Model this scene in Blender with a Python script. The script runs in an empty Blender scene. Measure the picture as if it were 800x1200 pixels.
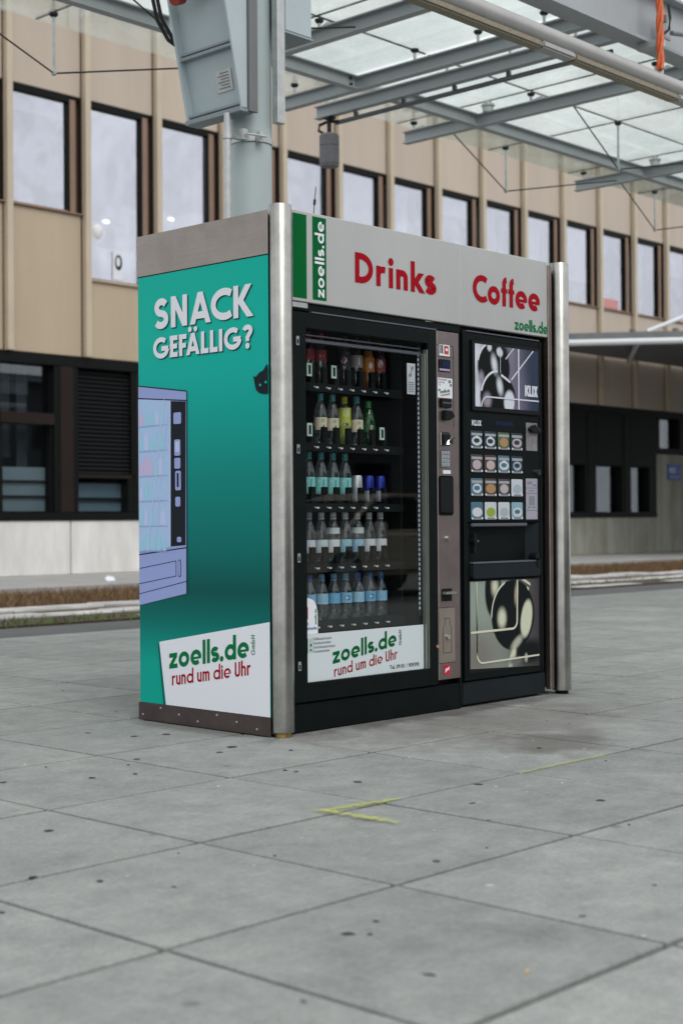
import bpy, bmesh, math, random
from mathutils import Vector, Matrix
random.seed(7)
R = math.radians
S = bpy.context.scene
COL = S.collection

# ------------------------------------------------------------------ camera
YAW, PITCH, ROLL = 0.753066, 0.005666, -0.006604
fw = Vector((math.cos(YAW)*math.cos(PITCH), math.sin(YAW)*math.cos(PITCH), math.sin(PITCH)))
rt = Vector((math.sin(YAW), -math.cos(YAW), 0.0))
up = rt.cross(fw)
rt, up = math.cos(ROLL)*rt + math.sin(ROLL)*up, -math.sin(ROLL)*rt + math.cos(ROLL)*up
cd = bpy.data.cameras.new('camera')
cam = bpy.data.objects.new('camera', cd)
COL.objects.link(cam)
CAM = Vector((-4.53658, -4.60993, 0.94084))
cam.matrix_world = Matrix(((rt.x, up.x, -fw.x, CAM.x), (rt.y, up.y, -fw.y, CAM.y), (rt.z, up.z, -fw.z, CAM.z), (0, 0, 0, 1)))
cd.sensor_fit = 'VERTICAL'; cd.sensor_height = 36.0; cd.sensor_width = 24.0
cd.lens = 1736.3/1200*36
cd.clip_start = 0.05; cd.clip_end = 2000
cd.dof.use_dof = True; cd.dof.focus_distance = 6.75; cd.dof.aperture_fstop = 2.9
S.camera = cam

# ------------------------------------------------------------------ overcast sky, soft sun, exposure
SUN_EL, SUN_AZ = 48.0, 250.0      # elevation, direction the light comes from (degrees, counter-clockwise from +X)
W = bpy.data.worlds.new('World'); S.world = W; W.use_nodes = True
nt = W.node_tree; nt.nodes.clear()
sky = nt.nodes.new('ShaderNodeTexSky'); sky.sky_type = 'NISHITA'; sky.sun_disc = False
sky.sun_elevation = R(SUN_EL); sky.sun_rotation = R(90 - SUN_AZ)
sky.air_density = 1.0; sky.dust_density = 4.0; sky.ozone_density = 1.0
hs = nt.nodes.new('ShaderNodeHueSaturation'); hs.inputs['Saturation'].default_value = 0.22
tc = nt.nodes.new('ShaderNodeTexCoord')
cn = nt.nodes.new('ShaderNodeTexNoise'); cn.inputs['Scale'].default_value = 4.5; cn.inputs['Detail'].default_value = 8; cn.inputs['Roughness'].default_value = 0.62
cr = nt.nodes.new('ShaderNodeMapRange'); cr.inputs[1].default_value = 0.3; cr.inputs[2].default_value = 0.75
cr.inputs[3].default_value = 0.58; cr.inputs[4].default_value = 1.22
cl = nt.nodes.new('ShaderNodeMix'); cl.data_type = 'RGBA'; cl.inputs[0].default_value = 0.72
cl.inputs[7].default_value = (11.1, 11.25, 11.55, 1)
mu = nt.nodes.new('ShaderNodeMix'); mu.data_type = 'RGBA'; mu.blend_type = 'MULTIPLY'; mu.inputs[0].default_value = 1.0
bg = nt.nodes.new('ShaderNodeBackground'); bg.inputs['Strength'].default_value = 0.115
wo = nt.nodes.new('ShaderNodeOutputWorld')
L = nt.links.new
L(sky.outputs[0], hs.inputs['Color']); L(hs.outputs[0], cl.inputs[6]); L(tc.outputs['Generated'], cn.inputs['Vector'])
L(cn.outputs['Fac'], cr.inputs[0]); L(cl.outputs[2], mu.inputs[6]); L(cr.outputs[0], mu.inputs[7])
L(mu.outputs[2], bg.inputs['Color']); L(bg.outputs[0], wo.inputs['Surface'])
sd = bpy.data.lights.new('sun', 'SUN'); sd.energy = 0.8; sd.angle = R(25); sd.color = (1.0, 0.96, 0.9)
so = bpy.data.objects.new('sun', sd); COL.objects.link(so)
so.rotation_euler = Vector((math.cos(R(SUN_AZ))*math.cos(R(SUN_EL)), math.sin(R(SUN_AZ))*math.cos(R(SUN_EL)), math.sin(R(SUN_EL)))).to_track_quat('Z', 'Y').to_euler()
so.location = (0, -20, 30)
S.view_settings.view_transform = 'Standard'; S.view_settings.look = 'None'
S.view_settings.exposure = 0.20; S.view_settings.gamma = 1.0; S.view_settings.use_curve_mapping = False
S.cycles.max_bounces = 10; S.cycles.transparent_max_bounces = 24; S.cycles.sample_clamp_indirect = 6
S.cycles.caustics_reflective = False; S.cycles.caustics_refractive = False

# ------------------------------------------------------------------ materials
MATS = {}
def mat(name, col, rough=0.6, metal=0.0, var=0.0, vscale=6.0, bump=0.0, bscale=60.0, spec=None, stretch=(1, 1, 1), emit=0.0, col2=None, world=False, coat=0.0, objrand=0.0, speck=0.0):
    """Principled material, colour mottled by noise (var or col2), fine relief (bump), per-object tone (objrand)."""
    if name in MATS: return MATS[name]
    m = bpy.data.materials.new(name); m.use_nodes = True; MATS[name] = m
    n = m.node_tree.nodes; l = m.node_tree.links.new
    b = n['Principled BSDF']
    b.inputs['Base Color'].default_value = (*col, 1); b.inputs['Roughness'].default_value = rough; b.inputs['Metallic'].default_value = metal
    if spec is not None: b.inputs['Specular IOR Level'].default_value = spec
    if coat: b.inputs['Coat Weight'].default_value = coat
    if emit: b.inputs['Emission Color'].default_value = (*col, 1); b.inputs['Emission Strength'].default_value = emit
    vec = None
    if var or bump or col2 or speck:
        if world:
            g = n.new('ShaderNodeNewGeometry'); src = g.outputs['Position']
        else:
            t = n.new('ShaderNodeTexCoord'); src = t.outputs['Object']
        mp = n.new('ShaderNodeMapping'); mp.inputs['Scale'].default_value = stretch; l(src, mp.inputs['Vector']); vec = mp.outputs[0]
    cur = None
    if var or col2:
        no = n.new('ShaderNodeTexNoise'); no.inputs['Scale'].default_value = vscale; no.inputs['Detail'].default_value = 7; no.inputs['Roughness'].default_value = 0.62
        l(vec, no.inputs['Vector'])
        mr = n.new('ShaderNodeMapRange'); mr.inputs[1].default_value = 0.3; mr.inputs[2].default_value = 0.7; l(no.outputs['Fac'], mr.inputs[0])
        mx = n.new('ShaderNodeMix'); mx.data_type = 'RGBA'
        a = col if col2 else tuple(c*(1-var) for c in col); c2 = col2 if col2 else tuple(min(1, c*(1+var)) for c in col)
        mx.inputs[6].default_value = (*a, 1); mx.inputs[7].default_value = (*c2, 1); l(mr.outputs[0], mx.inputs[0])
        cur = mx.outputs[2]
        rr = n.new('ShaderNodeMapRange'); rr.inputs[3].default_value = max(0.02, rough*0.85); rr.inputs[4].default_value = min(1, rough*1.15)
        l(no.outputs['Fac'], rr.inputs[0]); l(rr.outputs[0], b.inputs['Roughness'])
    if speck:
        sn = n.new('ShaderNodeTexNoise'); sn.inputs['Scale'].default_value = 130; sn.inputs['Detail'].default_value = 2; l(vec, sn.inputs['Vector'])
        sr = n.new('ShaderNodeMapRange'); sr.inputs[1].default_value = 0.35; sr.inputs[2].default_value = 0.65; sr.inputs[3].default_value = 1-speck; sr.inputs[4].default_value = 1+speck
        l(sn.outputs['Fac'], sr.inputs[0])
        q = n.new('ShaderNodeMix'); q.data_type = 'RGBA'; q.blend_type = 'MULTIPLY'; q.inputs[0].default_value = 1
        if cur: l(cur, q.inputs[6])
        else: q.inputs[6].default_value = (*col, 1)
        l(sr.outputs[0], q.inputs[7]); cur = q.outputs[2]
    if objrand:
        oi = n.new('ShaderNodeObjectInfo')
        orr = n.new('ShaderNodeMapRange'); orr.inputs[3].default_value = 1-objrand; orr.inputs[4].default_value = 1+objrand; l(oi.outputs['Random'], orr.inputs[0])
        q = n.new('ShaderNodeMix'); q.data_type = 'RGBA'; q.blend_type = 'MULTIPLY'; q.inputs[0].default_value = 1
        if cur: l(cur, q.inputs[6])
        else: q.inputs[6].default_value = (*col, 1)
        l(orr.outputs[0], q.inputs[7]); cur = q.outputs[2]
    if cur: l(cur, b.inputs['Base Color'])
    if bump:
        bn = n.new('ShaderNodeTexNoise'); bn.inputs['Scale'].default_value = bscale; bn.inputs['Detail'].default_value = 4; l(vec, bn.inputs['Vector'])
        bp = n.new('ShaderNodeBump'); bp.inputs['Strength'].default_value = bump; bp.inputs['Distance'].default_value = 0.004
        l(bn.outputs['Fac'], bp.inputs['Height']); l(bp.outputs[0], b.inputs['Normal'])
    return m

def glassmat(name, tint, gloss, gcol=(1, 1, 1), rough=0.0, fres=True, wave=0.0, film=0.0, filmcol=(.7, .72, .72), filmscale=9.0):
    """Thin sheet glass: clear transmission with a mirror layer, optional film of dust or imitated sheen."""
    m = bpy.data.materials.new(name); m.use_nodes = True; MATS[name] = m
    n = m.node_tree.nodes; l = m.node_tree.links.new; n.remove(n['Principled BSDF'])
    out = n['Material Output']
    tr = n.new('ShaderNodeBsdfTransparent'); tr.inputs[0].default_value = (*tint, 1)
    gl = n.new('ShaderNodeBsdfGlossy'); gl.inputs['Color'].default_value = (*gcol, 1); gl.inputs['Roughness'].default_value = rough
    mx = n.new('ShaderNodeMixShader')
    if wave:
        wg = n.new('ShaderNodeNewGeometry'); wn = n.new('ShaderNodeTexNoise'); wn.inputs['Scale'].default_value = .9; wn.inputs['Detail'].default_value = 2; l(wg.outputs['Position'], wn.inputs['Vector'])
        wb = n.new('ShaderNodeBump'); wb.inputs['Strength'].default_value = wave; wb.inputs['Distance'].default_value = .12; l(wn.outputs['Fac'], wb.inputs['Height']); l(wb.outputs[0], gl.inputs['Normal'])
    if fres:      # Schlick reflectance of a thin sheet, the same from both of its faces
        ge = n.new('ShaderNodeNewGeometry'); dt = n.new('ShaderNodeVectorMath'); dt.operation = 'DOT_PRODUCT'
        l(ge.outputs['Incoming'], dt.inputs[0]); l(ge.outputs['Normal'], dt.inputs[1])
        prev = dt.outputs['Value']
        for op, a1 in (('ABSOLUTE', 0), ('MULTIPLY_ADD', -1), ('POWER', 5), ('MULTIPLY_ADD', .96)):
            x = n.new('ShaderNodeMath'); x.operation = op; l(prev, x.inputs[0]); x.inputs[1].default_value = a1
            if op == 'MULTIPLY_ADD': x.inputs[2].default_value = 1.0 if a1 == -1 else .04+gloss
            x.use_clamp = op == 'MULTIPLY_ADD'; prev = x.outputs[0]
        l(prev, mx.inputs[0])
    else: mx.inputs[0].default_value = gloss
    l(tr.outputs[0], mx.inputs[1]); l(gl.outputs[0], mx.inputs[2]); last = mx.outputs[0]
    if film:
        df = n.new('ShaderNodeBsdfDiffuse'); df.inputs[0].default_value = (*filmcol, 1)
        tl = n.new('ShaderNodeBsdfTranslucent'); tl.inputs[0].default_value = (*filmcol, 1)
        dm = n.new('ShaderNodeMixShader'); dm.inputs[0].default_value = 0.6; l(df.outputs[0], dm.inputs[1]); l(tl.outputs[0], dm.inputs[2])
        g = n.new('ShaderNodeNewGeometry'); no = n.new('ShaderNodeTexNoise'); no.inputs['Scale'].default_value = filmscale; no.inputs['Detail'].default_value = 8; no.inputs['Roughness'].default_value = .7
        l(g.outputs['Position'], no.inputs['Vector'])
        mr = n.new('ShaderNodeMapRange'); mr.inputs[1].default_value = .48; mr.inputs[2].default_value = .70; mr.inputs[3].default_value = film*.35; mr.inputs[4].default_value = film*3.5
        l(no.outputs['Fac'], mr.inputs[0])
        m2 = n.new('ShaderNodeMixShader'); l(mr.outputs[0], m2.inputs[0]); l(last, m2.inputs[1]); l(dm.outputs[0], m2.inputs[2]); last = m2.outputs[0]
    l(last, out.inputs[0]); return m

def slab_material():
    m = bpy.data.materials.new('paving_stone'); m.use_nodes = True
    n = m.node_tree.nodes; l = m.node_tree.links.new; b = n['Principled BSDF']
    g = n.new('ShaderNodeNewGeometry'); P = g.outputs['Position']
    def noise(s, d=6, r=.6, vec=P):
        x = n.new('ShaderNodeTexNoise'); x.inputs['Scale'].default_value = s; x.inputs['Detail'].default_value = d; x.inputs['Roughness'].default_value = r; l(vec, x.inputs['Vector']); return x.outputs['Fac']
    def rng(v, a, c, o0, o1):
        x = n.new('ShaderNodeMapRange'); x.inputs[1].default_value = a; x.inputs[2].default_value = c; x.inputs[3].default_value = o0; x.inputs[4].default_value = o1; l(v, x.inputs[0]); return x.outputs[0]
    def mix(f, a, c, mode='MIX'):
        x = n.new('ShaderNodeMix'); x.data_type = 'RGBA'; x.blend_type = mode
        if isinstance(f, float): x.inputs[0].default_value = f
        else: l(f, x.inputs[0])
        for v, i in ((a, 6), (c, 7)):
            if isinstance(v, tuple): x.inputs[i].default_value = (*v, 1)
            else: l(v, x.inputs[i])
        return x.outputs[2]
    def mth(op, a, c):
        x = n.new('ShaderNodeMath'); x.operation = op
        for v, i in ((a, 0), (c, 1)):
            if isinstance(v, (int, float)): x.inputs[i].default_value = v
            else: l(v, x.inputs[i])
        return x.outputs[0]
    base = mix(rng(noise(1.1, 8, .65), .3, .7, 0, 1), (.235, .251, .241), (.318, .336, .321))
    mott = rng(noise(7.0, 8, .7), .3, .72, .78, 1.14)
    grit = mth('MULTIPLY', rng(noise(210, 2, .5), .3, .7, .84, 1.16), rng(noise(48, 5, .75), .28, .72, .82, 1.16))
    oi = n.new('ShaderNodeObjectInfo'); tone = rng(oi.outputs['Random'], 0, 1, .90, 1.07)
    c = mix(1.0, base, mott, 'MULTIPLY'); c = mix(1.0, c, grit, 'MULTIPLY'); c = mix(1.0, c, tone, 'MULTIPLY')
    # scuffs and small dark spots
    vo = n.new('ShaderNodeTexVoronoi'); vo.inputs['Scale'].default_value = 3.1; l(P, vo.inputs['Vector'])
    wob = rng(noise(24, 3), .3, .7, .6, 1.3)
    spot = rng(mth('DIVIDE', vo.outputs['Distance'], wob), .05, .075, 1, 0)
    sep = n.new('ShaderNodeSeparateColor'); l(vo.outputs['Color'], sep.inputs[0])
    spot = mth('MULTIPLY', spot, rng(sep.outputs[0], .62, .66, 0, .5))
    c = mix(spot, c, (.075, .073, .07))
    pale = rng(mth('DIVIDE', vo.outputs['Distance'], wob), .025, .04, 1, 0); pale = mth('MULTIPLY', pale, rng(sep.outputs[1], .86, .88, 0, .7))
    c = mix(pale, c, (.5, .5, .48))
    smear = mth('MULTIPLY', rng(noise(2.6, 8, .78), .52, .76, 0, 1), .5)
    c = mix(smear, c, (.125, .125, .12))
    mp = n.new('ShaderNodeMapping'); mp.inputs['Rotation'].default_value = (0, 0, .75); mp.inputs['Scale'].default_value = (5, 22, 1); l(P, mp.inputs['Vector'])
    scuff = mth('MULTIPLY', rng(noise(1.0, 5, .7, mp.outputs[0]), .60, .74, 0, 1), .42)
    c = mix(scuff, c, (.11, .11, .105))
    fleck = mth('MULTIPLY', rng(noise(34, 3, .6), .70, .74, 0, 1), .5)
    c = mix(fleck, c, (.46, .47, .45))
    # coffee and cola spills trodden in before the machines, then base shade and grime
    xyz = n.new('ShaderNodeSeparateXYZ'); l(P, xyz.inputs[0])
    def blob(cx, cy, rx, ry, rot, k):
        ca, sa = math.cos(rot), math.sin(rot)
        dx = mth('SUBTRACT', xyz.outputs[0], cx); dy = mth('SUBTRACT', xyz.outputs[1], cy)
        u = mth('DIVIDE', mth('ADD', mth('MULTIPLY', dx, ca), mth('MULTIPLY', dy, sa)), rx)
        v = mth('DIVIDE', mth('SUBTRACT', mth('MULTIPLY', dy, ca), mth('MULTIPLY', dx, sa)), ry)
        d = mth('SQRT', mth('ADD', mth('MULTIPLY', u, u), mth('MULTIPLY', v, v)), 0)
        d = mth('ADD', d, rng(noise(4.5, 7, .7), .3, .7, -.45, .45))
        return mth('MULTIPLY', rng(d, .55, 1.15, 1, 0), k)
    c = mix(blob(.62, -.98, .36, .26, .5, .62), c, (.095, .083, .075))
    c = mix(blob(.95, -.45, .95, .42, 0, .38), c, (.13, .105, .095))
    c = mix(blob(.1, -.12, .25, .14, 0, .35), c, (.11, .10, .095))
    c = mix(blob(1.05, -.03, 1.15, .11, 0, .62), c, (.07, .062, .056)); c = mix(blob(-.09, .48, .10, .55, 0, .5), c, (.085, .078, .072))  # contact shadow and grime along the kiosk foot, painted into the slab colour
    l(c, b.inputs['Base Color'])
    l(rng(noise(9, 5), .3, .7, .72, .92), b.inputs['Roughness']); b.inputs['Specular IOR Level'].default_value = .3
    bp = n.new('ShaderNodeBump'); bp.inputs['Strength'].default_value = .35; bp.inputs['Distance'].default_value = .003; l(noise(160, 4), bp.inputs['Height']); l(bp.outputs[0], b.inputs['Normal'])
    return m

def brushed(name, col, rough=.3, horiz=False, scratch=.25, stain=None):
    """Brushed metal: fine grain drawn along one axis, scattered scuffs and grime."""
    m = bpy.data.materials.new(name); m.use_nodes = True; MATS[name] = m
    n = m.node_tree.nodes; l = m.node_tree.links.new; b = n['Principled BSDF']
    b.inputs['Metallic'].default_value = 1.0
    g = n.new('ShaderNodeNewGeometry')
    mp = n.new('ShaderNodeMapping'); mp.inputs['Scale'].default_value = (3, 3, 260) if horiz else (260, 260, 3); l(g.outputs['Position'], mp.inputs['Vector'])
    gr = n.new('ShaderNodeTexNoise'); gr.inputs['Scale'].default_value = 1.0; gr.inputs['Detail'].default_value = 3; l(mp.outputs[0], gr.inputs['Vector'])
    bl = n.new('ShaderNodeTexNoise'); bl.inputs['Scale'].default_value = 5; bl.inputs['Detail'].default_value = 9; bl.inputs['Roughness'].default_value = .72; l(g.outputs['Position'], bl.inputs['Vector'])
    a = n.new('ShaderNodeMapRange'); a.inputs[1].default_value = .4; a.inputs[2].default_value = .72; l(bl.outputs['Fac'], a.inputs[0])
    mx = n.new('ShaderNodeMix'); mx.data_type = 'RGBA'; mx.inputs[6].default_value = (*col, 1)
    mx.inputs[7].default_value = (*(stain or tuple(c*(1-scratch*1.6) for c in col)), 1); l(a.outputs[0], mx.inputs[0]); l(mx.outputs[2], b.inputs['Base Color'])
    rr = n.new('ShaderNodeMapRange'); rr.inputs[3].default_value = rough*.75; rr.inputs[4].default_value = rough*1.35; l(gr.outputs['Fac'], rr.inputs[0]); l(rr.outputs[0], b.inputs['Roughness'])
    bp = n.new('ShaderNodeBump'); bp.inputs['Strength'].default_value = .12; bp.inputs['Distance'].default_value = .001; l(gr.outputs['Fac'], bp.inputs['Height']); l(bp.outputs[0], b.inputs['Normal'])
    return m

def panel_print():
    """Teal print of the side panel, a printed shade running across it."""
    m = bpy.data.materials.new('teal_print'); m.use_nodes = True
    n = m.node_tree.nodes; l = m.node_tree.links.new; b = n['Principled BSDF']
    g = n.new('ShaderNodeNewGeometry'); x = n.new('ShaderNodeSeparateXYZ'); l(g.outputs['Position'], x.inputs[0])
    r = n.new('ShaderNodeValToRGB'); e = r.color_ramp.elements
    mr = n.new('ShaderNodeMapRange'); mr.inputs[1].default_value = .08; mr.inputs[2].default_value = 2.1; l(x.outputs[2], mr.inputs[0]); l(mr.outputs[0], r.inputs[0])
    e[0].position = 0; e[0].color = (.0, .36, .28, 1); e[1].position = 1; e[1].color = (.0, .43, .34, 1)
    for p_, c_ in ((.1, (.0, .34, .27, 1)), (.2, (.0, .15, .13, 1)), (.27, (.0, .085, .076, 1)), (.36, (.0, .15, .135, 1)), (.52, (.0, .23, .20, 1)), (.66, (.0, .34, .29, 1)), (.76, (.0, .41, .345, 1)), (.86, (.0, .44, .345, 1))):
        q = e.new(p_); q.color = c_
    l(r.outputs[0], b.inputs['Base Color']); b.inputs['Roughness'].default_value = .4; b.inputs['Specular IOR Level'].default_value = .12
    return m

def paint_mark():
    """Worn sprayed paint: broken up by noise, thin at its edges."""
    m = bpy.data.materials.new('spray_paint'); m.use_nodes = True
    n = m.node_tree.nodes; l = m.node_tree.links.new; b = n['Principled BSDF']
    b.inputs['Base Color'].default_value = (.50, .53, .07, 1); b.inputs['Roughness'].default_value = .75
    oi = n.new('ShaderNodeObjectInfo'); uv = n.new('ShaderNodeUVMap'); sx = n.new('ShaderNodeSeparateXYZ'); l(uv.outputs[0], sx.inputs[0])
    g = n.new('ShaderNodeNewGeometry'); no = n.new('ShaderNodeTexNoise'); no.inputs['Scale'].default_value = 60; no.inputs['Detail'].default_value = 6; l(g.outputs['Position'], no.inputs['Vector'])
    def mth(op, a, c=0.0):
        x = n.new('ShaderNodeMath'); x.operation = op
        for v, i in ((a, 0), (c, 1)):
            if isinstance(v, (int, float)): x.inputs[i].default_value = v
            else: l(v, x.inputs[i])
        return x.outputs[0]
    ev = mth('SUBTRACT', 1.0, mth('ABSOLUTE', mth('SUBTRACT', mth('MULTIPLY', sx.outputs[1], 2), 1)))
    eu = mth('MULTIPLY', mth('SUBTRACT', 1.0, mth('ABSOLUTE', mth('SUBTRACT', mth('MULTIPLY', sx.outputs[0], 2), 1))), 4.0)
    k = mth('MULTIPLY', mth('MINIMUM', ev, 1.0), mth('MINIMUM', eu, 1.0))
    mr = n.new('ShaderNodeMapRange'); mr.inputs[1].default_value = .25; mr.inputs[2].default_value = .95; l(mth('ADD', mth('MULTIPLY', k, 1.0), mth('MULTIPLY', mth('SUBTRACT', no.outputs['Fac'], .55), 2.2)), mr.inputs[0])
    l(mth('MULTIPLY', mr.outputs[0], mth('ADD', .22, mth('MULTIPLY', .45, oi.outputs['Alpha']))), b.inputs['Alpha'])
    return m

def photo_print(name, base, base2, split, spots):
    """A printed photograph: soft-edged ellipses over a two-tone ground. spots: (x, z, rx, rz, turn, softness, colour)"""
    m = bpy.data.materials.new(name); m.use_nodes = True
    n = m.node_tree.nodes; l = m.node_tree.links.new; b = n['Principled BSDF']
    b.inputs['Roughness'].default_value = .3; b.inputs['Specular IOR Level'].default_value = .15
    g = n.new('ShaderNodeNewGeometry'); sx = n.new('ShaderNodeSeparateXYZ'); l(g.outputs['Position'], sx.inputs[0])
    def mr(v, a, c):
        x = n.new('ShaderNodeMapRange'); x.interpolation_type = 'SMOOTHSTEP'; x.inputs[1].default_value = a; x.inputs[2].default_value = c; l(v, x.inputs[0]); return x.outputs[0]
    def mix(f, a, c):
        x = n.new('ShaderNodeMix'); x.data_type = 'RGBA'; l(f, x.inputs[0])
        for v, i in ((a, 6), (c, 7)):
            if isinstance(v, tuple): x.inputs[i].default_value = (*v, 1)
            else: l(v, x.inputs[i])
        return x.outputs[2]
    c = mix(mr(sx.outputs[0], *split), base, base2)
    for (x, z, rx, rz, turn, soft, col) in spots:
        mp = n.new('ShaderNodeMapping'); mp.vector_type = 'TEXTURE'; mp.inputs['Location'].default_value = (x, 0, z); mp.inputs['Rotation'].default_value = (0, turn, 0); mp.inputs['Scale'].default_value = (rx, 1e6, rz)
        l(g.outputs['Position'], mp.inputs['Vector'])
        ln = n.new('ShaderNodeVectorMath'); ln.operation = 'LENGTH'; l(mp.outputs[0], ln.inputs[0])
        inv = n.new('ShaderNodeMath'); inv.operation = 'SUBTRACT'; inv.inputs[0].default_value = 1.0; l(mr(ln.outputs['Value'], 1-soft, 1+soft), inv.inputs[1])
        c = mix(inv.outputs[0], c, col)
    l(c, b.inputs['Base Color']); return m

M = {}
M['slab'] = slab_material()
M['joint'] = mat('joint_dirt', (.035, .028, .024), .95, var=.4, vscale=20, spec=0.05)
M['gum'] = mat('old_gum', (.075, .073, .072), .8, var=.5, objrand=.5, vscale=40, spec=0.1)
M['paint'] = paint_mark()
M['asphalt'] = mat('asphalt', (.10, .103, .105), .9, var=.22, vscale=1.2, bump=.5, bscale=120, world=True, speck=.2)
M['earth'] = mat('earth', (.035, .024, .018), .95, col2=(.10, .068, .042), vscale=5, bump=.6, bscale=30, world=True)
M['drygrass'] = mat('dry_grass', (.25, .155, .07), .9, col2=(.10, .058, .03), vscale=3, world=True)
M['greengrass'] = mat('green_grass', (.07, .15, .03), .8, col2=(.13, .17, .04), vscale=6, world=True)
M['kerb'] = mat('kerb_concrete', (.50, .49, .48), .85, var=.3, vscale=3, bump=.4, bscale=50, world=True, objrand=.12)
M['walk'] = mat('walkway_concrete', (.36, .36, .35), .85, var=.15, vscale=1.5, world=True)
M['tan'] = mat('tan_panel', (.51, .43, .355), .5, var=.06, vscale=.9, world=True, objrand=.05, stretch=(2.5, 1, .35))
M['ochre'] = mat('ochre_panel', (.47, .38, .27), .5, var=.07, vscale=.9, world=True, objrand=.05, stretch=(2.5, 1, .35))
M['fin'] = mat('fin_paint', (.53, .45, .34), .45, var=.06, vscale=2, world=True)
M['brown'] = mat('brown_frame', (.24, .155, .105), .45, var=.12, vscale=3)
M['dbrown'] = mat('dark_brown_frame', (.020, .013, .011), .5, var=.15, vscale=3, spec=0.15)
M['reveal'] = mat('reveal_brown', (.07, .043, .032), .5, var=.15, vscale=3)
M['black'] = mat('black_frame', (.006, .007, .007), .5, spec=0.12)
M['blind'] = mat('dark_blind', (.012, .013, .014), .55, spec=0.15)
M['rooml'] = mat('room_wall', (.55, .56, .60), .9)
M['roomd'] = mat('room_dark', (.05, .055, .06), .9)
M['roomg'] = mat('room_grey', (.075, .085, .09), .9, var=.3, vscale=2)
M['curtain'] = mat('curtain', (.80, .80, .80), .9, var=.1, vscale=3)
M['plinth'] = mat('plinth_concrete', (.84, .83, .82), .85, col2=(.64, .63, .60), vscale=1.3, world=True, stretch=(3.0, 1, .7), bump=.2, bscale=20, objrand=.04)
M['plinthg'] = mat('grey_concrete_shaded', (.42, .43, .37), .85, col2=(.25, .25, .20), vscale=1.1, world=True, stretch=(2.5, 1, .6), bump=.2, bscale=20)  # greenish grey concrete, the canopy's shade partly put into its colour
M['winglass'] = glassmat('window_glass', (.85, .88, .92), .40, (.92, .93, 1.0), .015, wave=.16)
M['bandglass'] = glassmat('band_glass', (.75, .80, .82), .05, (.9, .95, 1), .01)
M['steel'] = mat('painted_steel', (.37, .395, .415), .42, var=.07, vscale=2.5, bump=.05)
M['steeld'] = mat('painted_steel_dark', (.16, .17, .175), .5, var=.15, vscale=3)
M['galv'] = mat('galvanised', (.50, .52, .52), .4, metal=.6, var=.15, vscale=18)
M['canglass'] = glassmat('canopy_glass', (.925, .965, .94), .0, film=.06, filmcol=(.82, .85, .84), filmscale=3.0)
M['rubber'] = mat('black_rubber', (.012, .012, .013), .6)
M['pole'] = mat('pole_paint', (.42, .50, .50), .38, var=.04, vscale=4)
M['box'] = mat('housing_paint', (.44, .52, .55), .40, var=.04, vscale=5)
M['boxd'] = mat('housing_side_paint', (.28, .33, .36), .42, var=.05, vscale=5)
M['lampg'] = mat('lamp_grey', (.17, .17, .19), .6, var=.12, vscale=20)
M['perf'] = mat('perforated_cover', (.26, .23, .17), .6, var=.3, vscale=80)
M['tube'] = mat('tube_grey', (.42, .42, .41), .42, metal=.3, var=.08, vscale=8)
M['orange'] = mat('orange_cable', (.65, .13, .035), .4, var=.25, vscale=30)
M['red'] = mat('red_cap', (.30, .03, .02), .4)
M['inox'] = brushed('stainless_tube', (.42, .42, .395), .28, scratch=.25)
M['alu'] = brushed('scuffed_aluminium', (.37, .335, .31), .5, horiz=True, scratch=.12)
M['bar'] = brushed('bronze_bar', (.34, .28, .25), .4)
M['strip'] = brushed('machine_steel', (.33, .275, .27), .42, scratch=.15)
M['signalu'] = mat('sign_silver', (.47, .485, .475), .38, metal=.25, var=.06, vscale=2.2, stretch=(1, 1, .4))
M['brass'] = mat('brass_foot', (.45, .29, .08), .45, metal=.8, var=.3, vscale=30)
M['basebrown'] = mat('skirting_brown', (.065, .052, .049), .55, var=.25, vscale=6, spec=0.15)
M['teal'] = panel_print()
M['white'] = mat('print_white', (.74, .77, .82), .4, spec=0.15)
M['signwhite'] = mat('door_print_white', (.60, .67, .70), .45, spec=0.15)
M['green'] = mat('print_green', (.0, .115, .028), .45, spec=0.06)
M['green2'] = mat('print_green_text', (.0, .16, .05), .45, spec=0.08)
M['redp'] = mat('print_red', (.34, .003, .012), .45, spec=0.06)
M['shadowink'] = mat('print_shadow', (.01, .045, .055), .45, spec=0.05)
M['ink'] = mat('print_ink', (.015, .02, .025), .5, spec=0.05)
M['grey'] = mat('print_grey', (.22, .24, .26), .5, spec=0.1)
M['peri'] = mat('print_periwinkle', (.30, .36, .66), .4, spec=0.1)
M['peril'] = mat('print_pale_lilac', (.48, .56, .82), .4, spec=0.1)
M['skyb'] = mat('print_pale_blue', (.38, .54, .78), .4, spec=0.1)
M['pinkp'] = mat('print_pink', (.55, .45, .68), .4, spec=0.1)
M['aqua'] = mat('print_aqua', (.32, .58, .74), .4, spec=0.1)
M['mach'] = mat('machine_black', (.0045, .0075, .0075), .42, var=.2, vscale=10, spec=0.1)
M['mach2'] = mat('machine_charcoal', (.0065, .0095, .0105), .5, var=.15, vscale=10, spec=0.08)
M['machb'] = mat('machine_blue_black', (.013, .018, .022), .5, var=.15, vscale=7, spec=0.12)
M['plas'] = mat('dark_plastic', (.008, .010, .011), .45, spec=0.14)
M['plasl'] = mat('grey_plastic', (.11, .115, .14), .5, spec=0.15)
M['chrome'] = mat('chrome', (.7, .7, .7), .15, metal=1)
M['doorglass'] = glassmat('door_glass', (.965, .98, .98), -.005)
M['edge'] = mat('alu_edge', (.30, .33, .29), .35, metal=.7)
M['led'] = mat('led_strip', (.82, .88, 1.0), .5, emit=.3)
M['keypad'] = mat('keypad_steel', (.42, .46, .49), .35, metal=.6, var=.2, vscale=120)
M['lcd'] = mat('lcd_blue', (.01, .018, .06), .2)
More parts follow.
